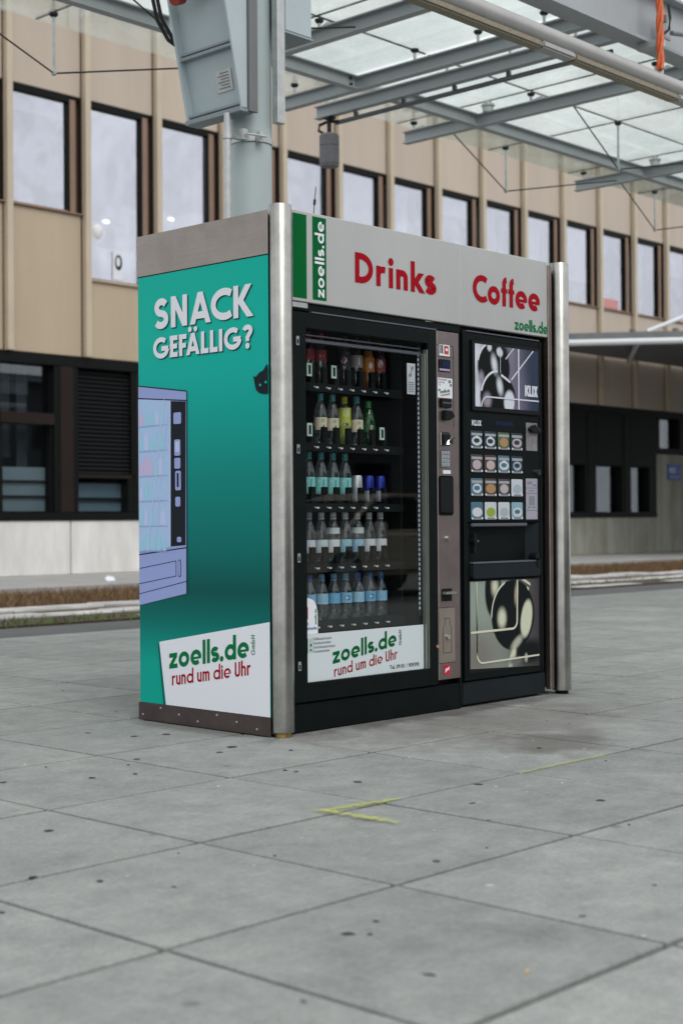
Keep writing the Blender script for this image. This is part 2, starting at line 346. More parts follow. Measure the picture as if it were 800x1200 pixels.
M['film'] = mat('picture_violet', (.055, .055, .10), .25, col2=(.12, .11, .19), vscale=5, spec=0.12)
M['filmg'] = mat('picture_sage', (.17, .20, .175), .3, col2=(.105, .10, .10), vscale=3.4, spec=0.12)
M['pale'] = mat('picture_pale', (.62, .66, .74), .3, spec=0.1)
M['cream'] = mat('picture_cream', (.62, .63, .50), .3, spec=0.1)
M['pblack'] = mat('picture_black', (.006, .008, .009), .3, spec=0.05)
M['mauve'] = mat('picture_mauve', (.25, .22, .27), .3, spec=0.1)
M['pname'] = mat('name_strip', (.34, .36, .38), .5, spec=.1)
M['card'] = mat('price_card', (.45, .62, .52), .6)
M['paper'] = mat('paper', (.62, .64, .70), .6)

# ------------------------------------------------------------------ mesh helpers
class MB:
    def __init__(s): s.v = []; s.f = []
    def add(s, vs, fs):
        o = len(s.v); s.v += [tuple(v) for v in vs]; s.f += [tuple(i+o for i in f) for f in fs]; return s
    def box(s, x0, x1, y0, y1, z0, z1):
        return s.add([(x0, y0, z0), (x1, y0, z0), (x1, y1, z0), (x0, y1, z0), (x0, y0, z1), (x1, y0, z1), (x1, y1, z1), (x0, y1, z1)],
                     [(0, 3, 2, 1), (4, 5, 6, 7), (0, 1, 5, 4), (1, 2, 6, 5), (2, 3, 7, 6), (3, 0, 4, 7)])
    def prism(s, poly, fn, d0, d1):
        """extrude a 2-D polygon: fn(u, v, d) gives the 3-D point"""
        k = len(poly); vs = [fn(u, v, d0) for u, v in poly] + [fn(u, v, d1) for u, v in poly]
        return s.add(vs, [tuple(range(k))[::-1], tuple(range(k, 2*k))] + [(i, (i+1) % k, k+(i+1) % k, k+i) for i in range(k)])
    def tube(s, p0, p1, r, n=10, r2=None, cap=True):
        p0, p1 = Vector(p0), Vector(p1); r2 = r if r2 is None else r2
        d = (p1-p0).normalized(); a = d.orthogonal().normalized(); b = d.cross(a)
        vs = []
        for p, q in ((p0, r), (p1, r2)):
            for i in range(n):
                t = 2*math.pi*i/n; vs.append(p + q*(math.cos(t)*a + math.sin(t)*b))
        fs = [(i, (i+1) % n, n+(i+1) % n, n+i) for i in range(n)]
        if cap: fs += [tuple(range(n))[::-1], tuple(range(n, 2*n))]
        return s.add(vs, fs)
    def path(s, pts, r, n=8):
        pts = [Vector(p) for p in pts]; vs = []; k = len(pts)
        for i, p in enumerate(pts):
            d = (pts[min(i+1, k-1)] - pts[max(i-1, 0)]).normalized()
            a = d.cross(Vector((.31, .17, .93))).normalized(); b = d.cross(a)
            for j in range(n):
                t = 2*math.pi*j/n; vs.append(p + r*(math.cos(t)*a + math.sin(t)*b))
        fs = [(i*n+j, i*n+(j+1) % n, (i+1)*n+(j+1) % n, (i+1)*n+j) for i in range(k-1) for j in range(n)]
        fs += [tuple(range(n))[::-1], tuple(range((k-1)*n, k*n))]
        return s.add(vs, fs)
    def lathe(s, prof, n=20, c=(0, 0, 0), a0=0.0, a1=2*math.pi):
        full = abs(a1-a0-2*math.pi) < 1e-6; m = n if full else n+1; vs = []
        for r, z in prof:
            for i in range(m):
                t = a0+(a1-a0)*i/n; vs.append((c[0]+r*math.cos(t), c[1]+r*math.sin(t), c[2]+z))
        k = len(prof); fs = []
        for j in range(k-1):
            for i in range(n):
                i2 = (i+1) % m; fs.append((j*m+i, j*m+i2, (j+1)*m+i2, (j+1)*m+i))
        if full:
            if prof[0][0] > 1e-6: fs.append(tuple(range(m))[::-1])
            if prof[-1][0] > 1e-6: fs.append(tuple(range((k-1)*m, k*m)))
        return s.add(vs, fs)
    def ibeam(s, axis, a0, a1, c, z0, h, w, tw=.012, tf=.014):
        def bx(o0, o1, zz0, zz1):
            if axis == 'x': s.box(a0, a1, c+o0, c+o1, zz0, zz1)
            else: s.box(c+o0, c+o1, a0, a1, zz0, zz1)
        bx(-w/2, w/2, z0, z0+tf); bx(-w/2, w/2, z0+h-tf, z0+h); bx(-tw/2, tw/2, z0+tf, z0+h-tf); return s
    def mesh(s, name, off=(0, 0, 0), smooth=0.0, bevel=0.0, seg=2):
        me = bpy.data.meshes.new(name)
        me.from_pydata([(v[0]-off[0], v[1]-off[1], v[2]-off[2]) for v in s.v], [], s.f)
        if bevel:
            bm = bmesh.new(); bm.from_mesh(me)
            bmesh.ops.recalc_face_normals(bm, faces=bm.faces)
            ed = [e for e in bm.edges if len(e.link_faces) == 2 and e.calc_face_angle(0) > R(35)]
            bmesh.ops.bevel(bm, geom=ed, offset=bevel, segments=seg, affect='EDGES', clamp_overlap=True)
            bm.to_mesh(me); bm.free()
        elif s.f:
            bm = bmesh.new(); bm.from_mesh(me); bmesh.ops.recalc_face_normals(bm, faces=bm.faces); bm.to_mesh(me); bm.free()
        if smooth:
            me.polygons.foreach_set('use_smooth', [True]*len(me.polygons)); me.set_sharp_from_angle(angle=R(smooth))
        me.update(); return me

def wloc(o):
    v = Vector((0, 0, 0))
    while o is not None: v = v + o.location; o = o.parent
    return v
def link(name, me, m, parent=None, loc=(0, 0, 0)):
    o = bpy.data.objects.new(name, me); COL.objects.link(o); o.location = loc
    if m is not None:
        mm = M[m] if isinstance(m, str) else m
        if not me.materials: me.materials.append(mm)
        elif me.materials[0] != mm: o.material_slots[0].link = 'OBJECT'; o.material_slots[0].material = mm
    if parent is not None: o.parent = parent
    return o
def part(name, mb, m, parent, smooth=0.0, bevel=0.0, seg=2):
    """a mesh in world coordinates under its thing"""
    return link(name, mb.mesh(name, wloc(parent), smooth, bevel, seg), m, parent)
def tag(o, label=None, cat=None, group=None, kind=None):
    if label: o['label'] = label
    if cat: o['category'] = cat
    if group: o['group'] = group
    if kind: o['kind'] = kind
    return o
def thing(name, label, cat, loc, group=None):
    o = bpy.data.objects.new(name, None); COL.objects.link(o); o.location = loc; o.empty_display_size = .1
    return tag(o, label, cat, group)
def solo(name, mb, m, loc, label, cat, group=None, smooth=0.0, bevel=0.0):
    o = link(name, mb.mesh(name, loc, smooth, bevel), m, None, loc); return tag(o, label, cat, group)
def struct(name, mb, m, smooth=0.0):
    o = link(name, mb.mesh(name, (0, 0, 0), smooth), m); o['kind'] = 'structure'; return o
def copy_tree(o, loc=None, parent=None):
    c = o.copy(); COL.objects.link(c)
    if parent is not None: c.parent = parent
    if loc is not None: c.location = loc
    for ch in list(o.children): copy_tree(ch, None, c)
    return c

# flat pictures and lettering: strokes and polygons laid on a plane, each sheet a little above the one below
def plane_front(y): return lambda u, v, d: (u, y-d, v)           # u = X, v = Z, faces the square (-Y)
def plane_side(x): return lambda u, v, d: (x-d, -u, v)           # u = -Y, v = Z, faces -X
def rect(u0, u1, v0, v1): return [(u0, v0), (u1, v0), (u1, v1), (u0, v1)]
def rrect(u0, u1, v0, v1, r, n=4):
    P = []
    for cx, cy, a in ((u1-r, v0+r, -90), (u1-r, v1-r, 0), (u0+r, v1-r, 90), (u0+r, v0+r, 180)):
        for i in range(n+1):
            t = R(a+90*i/n); P.append((cx+r*math.cos(t), cy+r*math.sin(t)))
    return P
def ell(cx, cy, rx, ry, n=24, rot=0.0):
    c, s_ = math.cos(rot), math.sin(rot)
    return [(cx+rx*math.cos(t)*c-ry*math.sin(t)*s_, cy+rx*math.cos(t)*s_+ry*math.sin(t)*c) for t in (2*math.pi*i/n for i in range(n))]
def sheet(name, polys, fn, d, m, parent, th=.0006):
    mb = MB()
    for i, p in enumerate(polys): mb.prism(p, fn, d-th, d+i*.00003)
    return part(name, mb, m, parent)

# geometric bold alphabet drawn with strokes (cap height 1)
def arc(cx, cy, rx, ry, a0, a1, n=14): return [(cx+rx*math.cos(R(a0+(a1-a0)*i/n)), cy+ry*math.sin(R(a0+(a1-a0)*i/n))) for i in range(n+1)]
def glyph(ch, t, xh=.68):
    h = t/2; r = (xh-t)/2; o = r+h; st = []; dots = []; W_ = .3
    def S_(*p, close=False, w=1.0): st.append((list(p), close, w))
    def P_(p, close=False): st.append((p, close, 1.0))
    ring = arc(o, xh/2, r, r, 0, 360, 26)[:-1]
    if ch == 'o': P_(ring, True); W_ = 2*o
    elif ch == 'e':
        P_(arc(o, xh/2, r, r, -8, 312, 24)); S_((h, xh/2-.025), (2*o-h*.3, xh/2-.025), w=.5); W_ = 2*o
    elif ch == 'd': P_(ring, True); S_((2*o-h, 0), (2*o-h, 1.05)); W_ = 2*o
    elif ch == 'b': P_(ring, True); S_((h, 0), (h, 1.05)); W_ = 2*o
    elif ch == 'l': S_((h, 0), (h, 1.05)); W_ = t
    elif ch == 'i': S_((h, 0), (h, xh)); dots.append((h, xh+t*.95, t*.62)); W_ = t
    elif ch == 'z': S_((.0, xh-h), (.5, xh-h)); S_((.44, xh-t*.6), (.08, t*.6)); S_((0, h), (.52, h)); W_ = .52
    elif ch in 's':
        q = (xh-t)/4; P_(arc(.23, xh-h-q, .15, q, 25, 270, 12)+arc(.23, h+q, .17, q, 90, -155, 12)[1:]); W_ = .46
    elif ch == 'S':
        q = (1-t)/4; P_(arc(.3, 1-h-q, .18, q, 28, 270, 12)+arc(.28, h+q, .2, q, 90, -150, 12)[1:]); W_ = .58
    elif ch == 'r': S_((h, 0), (h, xh)); P_(arc(h+.2, xh-h-.19, .2, .19, 175, 70, 8)); W_ = t+.2
    elif ch in 'nh':
        S_((h, 0), (h, 1.05 if ch == 'h' else xh)); w = .30; P_(arc(h+w/2, xh-h-w/2, w/2, w/2, 180, 0, 10)+[(h+w, 0)]); W_ = w+t
    elif ch == 'm':
        w = .27; S_((h, 0), (h, xh))
        for k in (0, 1): P_(arc(h+w/2+k*w, xh-h-w/2, w/2, w/2, 180, 0, 10)+[(h+w+k*w, 0)])
        W_ = 2*w+t
    elif ch == 'u':
        w = .30; S_((h+w, 0), (h+w, xh)); P_([(h, xh)]+arc(h+w/2, h+w/2, w/2, w/2, 180, 360, 10)); W_ = w+t
    elif ch == 'k': S_((h, 0), (h, 1.05)); S_((t*.9, xh*.46), (.46, xh)); S_((t*1.1, xh*.52), (.5, 0)); W_ = .53
    elif ch == 'f': S_((h+.06, 0), (h+.06, .78)); P_([(h+.06, .76)]+arc(h+.06+.15, .84, .15, .16-.02, 180, 95, 7)); S_((0, xh-h), (.34, xh-h), w=.75); W_ = .34
    elif ch == 'a': P_(ring, True); S_((2*o-h, 0), (2*o-h, xh)); W_ = 2*o
    elif ch == 'C': q = .5-h; P_(arc(.5, .5, q, q, 52, 308, 22)); W_ = .74
    elif ch == 'G': q = .5-h; P_(arc(.5, .5, q, q, 50, 352, 24)); S_((.52, .46), (1-h*.6, .46)); W_ = .97
    elif ch == 'N': S_((h, 0), (h, 1)); S_((.66-h, 0), (.66-h, 1)); S_((h*1.1, 1-h*.4), (.66-h*1.1, h*.4)); W_ = .66
    elif ch in 'A\u00c4':
        S_((h, 0), (.40, 1)); S_((.80-h, 0), (.40, 1)); S_((.2, .27), (.6, .27)); W_ = .8
        if ch != 'A': dots += [(.24, 1.17, t*.55), (.56, 1.17, t*.55)]
    elif ch == 'K': S_((h, 0), (h, 1)); S_((t, .46), (.54, 1)); S_((t*1.1, .54), (.60, 0)); W_ = .64
    elif ch == 'E': S_((h, 0), (h, 1)); S_((0, h), (.46, h)); S_((0, .5), (.43, .5)); S_((0, 1-h), (.46, 1-h)); W_ = .48
    elif ch == 'F': S_((h, 0), (h, 1)); S_((0, .48), (.41, .48)); S_((0, 1-h), (.45, 1-h)); W_ = .46
    elif ch == 'L': S_((h, 0), (h, 1)); S_((0, h), (.44, h)); W_ = .45
    elif ch == 'I': S_((h, 0), (h, 1)); W_ = t
    elif ch == 'H': S_((h, 0), (h, 1)); S_((.6-h, 0), (.6-h, 1)); S_((h, .52), (.6-h, .52)); W_ = .6
    elif ch == 'U': w = .36; S_((h, 1), (h, .3)); P_([(h, .32)]+arc(h+w/2, h+w/2, w/2, w/2, 180, 360, 10)+[(h+w, 1)]); W_ = w+t
    elif ch == 'D': S_((h, 0), (h, 1)); P_([(h*.4, 1-h), (.2, 1-h)]+arc(.24, .5, .5-h*1.4+.04, .5-h, 90, -90, 16)+[(h*.4, h)]); W_ = .24+.5-h*.4+.04
    elif ch == 'T': S_((.25, 0), (.25, 1)); S_((0, 1-h), (.5, 1-h)); W_ = .5
    elif ch == 'X': S_((h*.8, 0), (.62-h, 1)); S_((.62-h*.8, 0), (h, 1)); W_ = .62
    elif ch == 'V': S_((h*.7, 1), (.32, 0)); S_((.64-h*.7, 1), (.32, 0)); W_ = .64
    elif ch == 'Z': S_((0, 1-h), (.55, 1-h)); S_((.5, 1-t*.6), (.06, t*.6)); S_((0, h), (.57, h)); W_ = .57
    elif ch == 'O': q = .45-h; P_(arc(.45, .5, q, .5-h, 0, 360, 26)[:-1], True); W_ = .9
    elif ch == '?': P_(arc(.27, .77, .18, .15, 170, -45, 12)+[(.27, .47), (.27, .3)]); dots.append((.27, .1, t*.6)); W_ = .5
    elif ch == '.': dots.append((t*.55, t*.55, t*.62)); W_ = t*1.1
    elif ch == 'W': S_((h*.7, 1), (.25, 0)); S_((.45, 1), (.25, 0)); S_((.45, 1), (.65, 0)); S_((.9-h*.7, 1), (.65, 0)); W_ = .9
    elif ch == '1': S_((.22, 0), (.22, 1)); S_((.22, 1-h), (.02, .8)); W_ = .22+h
    elif ch == ' ': W_ = .2
    return st, dots, W_
def stroke_poly(pts, h, close):
    n = len(pts); Lf, Rt = [], []
    for i in range(n):
        p = pts[i]
        a = pts[i-1] if (i or close) else None; b = pts[(i+1) % n] if (i < n-1 or close) else None
        def nrm(q, w):
            dx, dy = w[0]-q[0], w[1]-q[1]; k = math.hypot(dx, dy) or 1; return (-dy/k, dx/k)
        if a is None: nx, ny = nrm(p, b); k = 1
        elif b is None: nx, ny = nrm(a, p); k = 1
        else:
            n1, n2 = nrm(a, p), nrm(p, b); nx, ny = n1[0]+n2[0], n1[1]+n2[1]; q = math.hypot(nx, ny) or 1; nx /= q; ny /= q
            k = 1/max(.5, nx*n1[0]+ny*n1[1])
        Lf.append((p[0]+nx*h*k, p[1]+ny*h*k)); Rt.append((p[0]-nx*h*k, p[1]-ny*h*k))
    return Lf, Rt
def lettering(name, text, fn, u0, v0, u1, cap, d, m, parent, t=.19, gap=.07, slope=0.0, xh=.68, vertical=False):
    """one line of stroke letters from u0 to u1 along its base line (at slope), cap height cap"""
    x = 0.0; items = []; pre = ' '
    for ch in text:
        st, dots, w = glyph(ch, t, xh)
        if pre == 'A' and ch == 'C' or pre in 'F' and ch in '\u00c4': x -= .10
        items.append((x, st, dots, ch)); x += w+gap; pre = ch
    tot = x-gap; sx = (u1-u0)/tot; mb = MB(); k = 0
    def tr(U, V):
        if vertical: return (u0-V, v0+U)
        return (u0+U, v0+V+U*slope)
    for ox, st, dots, ch in items:
        diag = ch in 'kKAN\u00c4XVWzZ'; top = (xh if ch == 'z' else 1.05 if ch == 'k' else 1.0)*cap
        for pts, close, wf in st:
            Lf, Rt = stroke_poly([((p[0]+ox)*sx, p[1]*cap) for p in pts], t*cap/2*wf, close)
            if diag and len(pts) == 2 and abs(pts[0][0]-pts[1][0]) > .03 and abs(pts[0][1]-pts[1][1]) > .03:
                q = [((p[0]+ox)*sx, p[1]*cap) for p in pts]; lim_ = xh*cap if ch == 'k' else top
                dx, dy = q[1][0]-q[0][0], q[1][1]-q[0][1]; kk = math.hypot(dx, dy); e_ = t*cap*.8
                flat = lambda v: abs(v) < .02*cap or abs(v-lim_) < .02*cap
                if flat(q[0][1]): q[0] = (q[0][0]-dx/kk*e_, q[0][1]-dy/kk*e_)
                if flat(q[1][1]): q[1] = (q[1][0]+dx/kk*e_, q[1][1]+dy/kk*e_)
                Lf, Rt = stroke_poly(q, t*cap/2, False)
                def cut(a_, b_):      # shorten an edge to the band between base line and cap line
                    out = []
                    for p_, o_ in ((a_, b_), (b_, a_)):
                        v = min(max(p_[1], 0), lim_); f_ = 0 if abs(o_[1]-p_[1]) < 1e-9 else (v-p_[1])/(o_[1]-p_[1]); out.append((p_[0]+(o_[0]-p_[0])*f_, v))
                    return out
                Lf, Rt = cut(*Lf), cut(*Rt)
            dd = d+k*.00006; k = (k+1) % 7; n = len(Lf)
            vs = [fn(*tr(*p), dd) for p in Lf]+[fn(*tr(*p), dd) for p in Rt]
            mb.add(vs, [(i, (i+1) % n, n+(i+1) % n, n+i) for i in range(n if close else n-1)])
        for cx, cy, rr in dots:
            mb.add([fn(*tr(*p), d+.0005) for p in ell((cx+ox)*sx, cy*cap, rr*cap, rr*cap, 14)], [tuple(range(14))])
    return part(name, mb, m, parent)
def small_text(name, body, fn, u0, v0, size, d, m, parent, slope=0.0, stretch=1.0):
    """small print from Blender's own built-in typeface"""
    c = bpy.data.curves.new('t', 'FONT'); c.body = body; c.size = size; c.resolution_u = 2; c.offset = size*.012
    o = bpy.data.objects.new('t', c); COL.objects.link(o)
    me = bpy.data.meshes.new_from_object(o.evaluated_get(bpy.context.evaluated_depsgraph_get()))
    mb = MB(); mb.add([fn(u0+v.co.x*stretch, v0+v.co.y+v.co.x*stretch*slope, d) for v in me.vertices], [tuple(p.vertices) for p in me.polygons])
    bpy.data.objects.remove(o); bpy.data.curves.remove(c); bpy.data.meshes.remove(me)
    return part(name, mb, m, parent)

# =================================================================== THE SETTING
struct('ground', MB().box(-200, 260, -200, 260, -.30, -.07), 'asphalt')
# paved square: slabs laid on a bed, joints open
XL = [-.069+.779*i for i in range(-6, 1)]
XL = [-2.424-.778*3, -2.424-.778*2, -2.424-.778, -2.424, -1.652, -.847, -.069] + [-.069+.779*i for i in range(1, 22)]
YL = [-2.891-.78*2, -2.891-.78, -2.891, -2.091, -1.327, -.582, .199] + [.199+.779*i for i in range(1, 8)]
PAVE_Y1 = YL[-1]
bed = struct('pavement', MB().box(-30, 60, -30, PAVE_Y1+.02, -.068, -.036), 'joint')
def seen(x, y, margin=1.35):
    d = Vector((x, y, 0))-CAM; z = d.dot(fw)
    if z < .6: return False
    return abs(d.dot(rt)/z) < .2304*margin+1.0/z and (-d.dot(up)/z) < .3456*margin+.4/z
def slab_mesh(w, l_):
    mb = MB().box(-w/2, w/2, -l_/2, l_/2, -.05, 0)
    return mb.mesh('paving_slab', bevel=.0025, seg=1)
cache = {}; far = MB(); near = []
for i in range(len(XL)-1):
    for j in range(len(YL)-1):
        cx, cy = (XL[i]+XL[i+1])/2, (YL[j]+YL[j+1])/2
        if seen(cx, cy): near.append(((Vector((cx, cy, 0))-CAM).length, i, j, cx, cy))
near.sort()
for n_, (dist, i, j, cx, cy) in enumerate(near):
    w, l_ = round(XL[i+1]-XL[i]-.015, 4), round(YL[j+1]-YL[j]-.021, 4)
    if n_ < 280:
        if (w, l_) not in cache: cache[(w, l_)] = slab_mesh(w, l_)
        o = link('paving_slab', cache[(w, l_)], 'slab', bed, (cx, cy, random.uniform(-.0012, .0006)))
        o.rotation_euler = (random.gauss(0, .0006), random.gauss(0, .0006), 0)
    else: far.box(cx-w/2, cx+w/2, cy-l_/2, cy+l_/2, -.05, 0)
# everything that this lens does not see is paved with the same slabs in one mass
done = {(i, j) for _, i, j, _, _ in near}
for i in range(-22, 60):
    for j in range(-22, 8):
        x0 = -.069+.779*i; y0 = .199+.779*j
        cx, cy = x0+.39, y0+.39
        if any(abs(cx-q[3]) < .75 and abs(cy-q[4]) < .75 for q in near): continue
        if y0+.779 > PAVE_Y1+.1: continue
        far.box(x0+.004, x0+.775, y0+.004, y0+.775, -.05, 0)
tag(part('far_paving', far, 'slab', bed), kind='stuff')
# trodden gum on the slabs
def gum_mesh(seed):
    rnd = random.Random(seed); n = 11; pts = [(math.cos(2*math.pi*k/n)*rnd.uniform(.7, 1.2), math.sin(2*math.pi*k/n)*rnd.uniform(.7, 1.2)) for k in range(n)]
    mb = MB(); mb.add([(x, y, .0) for x, y in pts]+[(x*.7, y*.7, .0014/.02) for x, y in pts]+[(0, 0, .0018/.02)],
                      [(i, (i+1) % n, n+(i+1) % n, n+i) for i in range(n)]+[(n+i, n+(i+1) % n, 2*n) for i in range(n)])
    return mb.mesh('gum_spot', smooth=60)
GM = [gum_mesh(k) for k in range(5)]
GUM = [(-2.07, -2.31, .022), (-2.04, -2.35, .014), (-2.18, -2.64, .021), (-1.59, -2.62, .014), (-1.22, -2.59, .010), (-.61, -1.0, .025), (-.60, -.68, .016), (-.37, -1.36, .024), (-.66, -1.56, .022), (-.34, -1.85, .026), (.46, -1.03, .02),
       (-2.23, -1.32, .017), (-2.49, -1.56, .014), (-.81, 0, .026), (-.49, .74, .026), (-.42, .5, .022), (-1.46, -.04, .024), (-1.19, -.21, .02), (-1.03, -.26, .018), (-.29, .44, .03), (-.48, -.12, .02), (-2.05, -1.68, .012), (-2.14, -1.49, .018), (-1.85, -.86, .02), (-1.38, -2.0, .02), (-.35, -.05, .03), (-.25, -.3, .022)]
for k in range(44):
    GUM.append((random.uniform(-2.6, 3.2), random.uniform(-2.8, 4.5), random.uniform(.006, .015)))
k = 0
for x, y, r_ in GUM:
    if -.12 < x < 2.3 and -.12 < y < 1.1: continue
    o = link('gum_spot', GM[k % 5], 'gum', bed, (x, y, .0012)); o.scale = (r_*.76, r_*.62*random.uniform(.6, 1.2), .02); o.rotation_euler = (0, 0, random.uniform(0, 6.28)); k += 1
ch = [MB().lathe([(0, 0), (.9, 0), (1, .3), (.6, .8), (0, 1)], 6).mesh('grit_chip') for _ in range(1)]
M['chip'] = mat('pale_grit', (.55, .54, .50), .9, objrand=.4); M['chipo'] = mat('ochre_grit', (.50, .34, .16), .9)
for k in range(70):
    x, y = (-2.029, -2.778) if k == 0 else (random.uniform(-2.7, 2.5), random.uniform(-2.85, 2.6))
    if -.15 < x < 2.3 and -.15 < y < 1.1: continue
    r_ = .011 if k == 0 else random.uniform(.0025, .006)
    o = link('grit_chip', ch[0], 'chipo' if k == 0 else 'chip', bed, (x, y, .0008)); o.scale = (r_, r_*random.uniform(.5, 1), r_*.4); o.rotation_euler = (0, 0, random.uniform(0, 6))
# yellow sprayed survey marks
def mark(pts, wid, zz, al=1.0):
    me = bpy.data.meshes.new('paint_mark'); (x0, y0), (x1, y1) = pts; dx, dy = x1-x0, y1-y0; k = math.hypot(dx, dy); nx, ny = -dy/k*wid/2, dx/k*wid/2
    me.from_pydata([(x0-nx, y0-ny, zz), (x1-nx, y1-ny, zz), (x1+nx, y1+ny, zz), (x0+nx, y0+ny, zz)], [], [(0, 1, 2, 3)])
    uv = me.uv_layers.new(); 
    for li, c in enumerate(((0, 0), (1, 0), (1, 1), (0, 1))): uv.data[li].uv = c
    link('paint_mark', me, 'paint', bed).color = (1, 1, 1, al)
mark(((-1.14, -1.275), (-.74, -1.335)), .085, .004); mark(((-1.095, -1.25), (-1.075, -1.63)), .085, .008); mark(((-.15, -1.335), (.54, -1.342)), .07, .004, .25)
# gutter, kerb rows, planted strip, walkway before the building
struct('gutter_strip', MB().box(-30, 60, PAVE_Y1+.022, 6.62, -.068, -.006), 'asphalt')
def grass(name, n, x0, x1, y0, y1, z, h, m, seed, label, wid=.007):
    rnd = random.Random(seed); mb = MB()
    for _ in range(n):
        x, y = rnd.uniform(x0, x1), rnd.uniform(y0, y1); a = rnd.uniform(0, 6.28); hh = h*rnd.uniform(.4, 1.2); lx, ly = rnd.gauss(0, .6)*hh, rnd.gauss(0, .6)*hh
        dx, dy = math.cos(a)*wid, math.sin(a)*wid
        mb.v += [(x-dx, y-dy, z), (x+dx, y+dy, z), (x+lx, y+ly, z+hh)]; o = len(mb.v)-3; mb.f.append((o, o+1, o+2))
    me = bpy.data.meshes.new(name); me.from_pydata(mb.v, [], mb.f); o = link(name, me, m); tag(o, label, 'grass', kind='stuff')
struct('planted_strip', MB().box(-30, 60, 6.622, 11.4, -.068, .015), 'earth')
kr = tag(bpy.data.objects.new('kerb_rows', None), kind='structure'); COL.objects.link(kr)
for (y0, y1, zt, x00, jit) in ((6.70, 6.98, .022, 1.5, .03), (7.42, 7.74, .04, 1.0, .04), (8.22, 8.60, .055, 1.7, .02)):
    x = x00; me = {}
    while x < 31:
        w = random.choice((.98, 1.18, .78))
        if w not in me: me[w] = MB().box(-w/2+.008, w/2-.008, 0, y1-y0, -.12, zt).mesh('kerb_stone', bevel=.014, seg=1)
        o = link('kerb_stone', me[w], 'kerb', kr, (x+w/2, y0+random.uniform(-jit, jit), random.uniform(-.012, .008))); o.rotation_euler = (random.gauss(0, .01), random.gauss(0, .006), random.gauss(0, .006)); x += w
grass('dry_grass_strip', 34000, 2.5, 26, 8.66, 11.38, .01, .10, 'drygrass', 3, 'brown dried grass strip along the foot of the office building', .006)
grass('kerb_weeds', 420, 2.6, 4.9, 6.6, 6.95, .0, .06, 'greengrass', 5, 'green weeds growing along the kerb left of the kiosk', .009)
grass('kerb_gap_weeds', 500, 2.4, 18, 7.05, 7.35, .01, .06, 'greengrass', 21, 'sparse green weeds growing in the gap between the kerb rows', .008)
struct('walkway', MB().box(-30, 60, 11.4, 15.0, -.068, .095), 'walk')
solo('paper_scrap', MB().add([(8.62, 12.3, .097), (8.74, 12.27, .10), (8.76, 12.34, .15), (8.67, 12.37, .17), (8.6, 12.34, .13), (8.68, 12.31, .12)], [(0, 1, 5), (1, 2, 5), (2, 3, 5), (3, 4, 5), (4, 0, 5)]), 'white', (8.68, 12.3, .097), 'crumpled white paper scrap lying on the walkway by the building', 'litter')

# =================================================================== OFFICE BUILDING BEHIND
BY = 15.0; BAY = 1.505; BX0 = 8.77
Z1, Z2, ZS, ZT, ZH, ZP = .97, 3.63, 5.96, 4.92, 7.80, 9.45
bld = thing('office_building', 'long two storey office building clad in tan panels, dark ground floor band', 'building', (20, BY, 0))
K0, K1 = -3, 22
XA, XB = BX0+K0*BAY, BX0+K1*BAY
fin_me = MB().box(-.055, .055, -.14, .0, Z2, ZP).mesh('fin', bevel=.008, seg=1)
groove_me = MB().box(-.09, .09, -.03, .01, Z2+.01, ZP-.01).mesh('fin_backing')
up_me = MB().box(.05, BAY-.05, -.03, .25, ZH+.06, ZP).mesh('upper_panel', bevel=.01, seg=1)
sp_me = {}; win_me = {}
part('core_wall', MB().box(XA, XB, BY+.9, BY+6, .1, ZP-.1), 'roomd', bld)
part('parapet_cap', MB().box(XA-.1, XB+.1, BY-.17, BY+.5, ZP+.002, ZP+.07), 'steeld', bld)
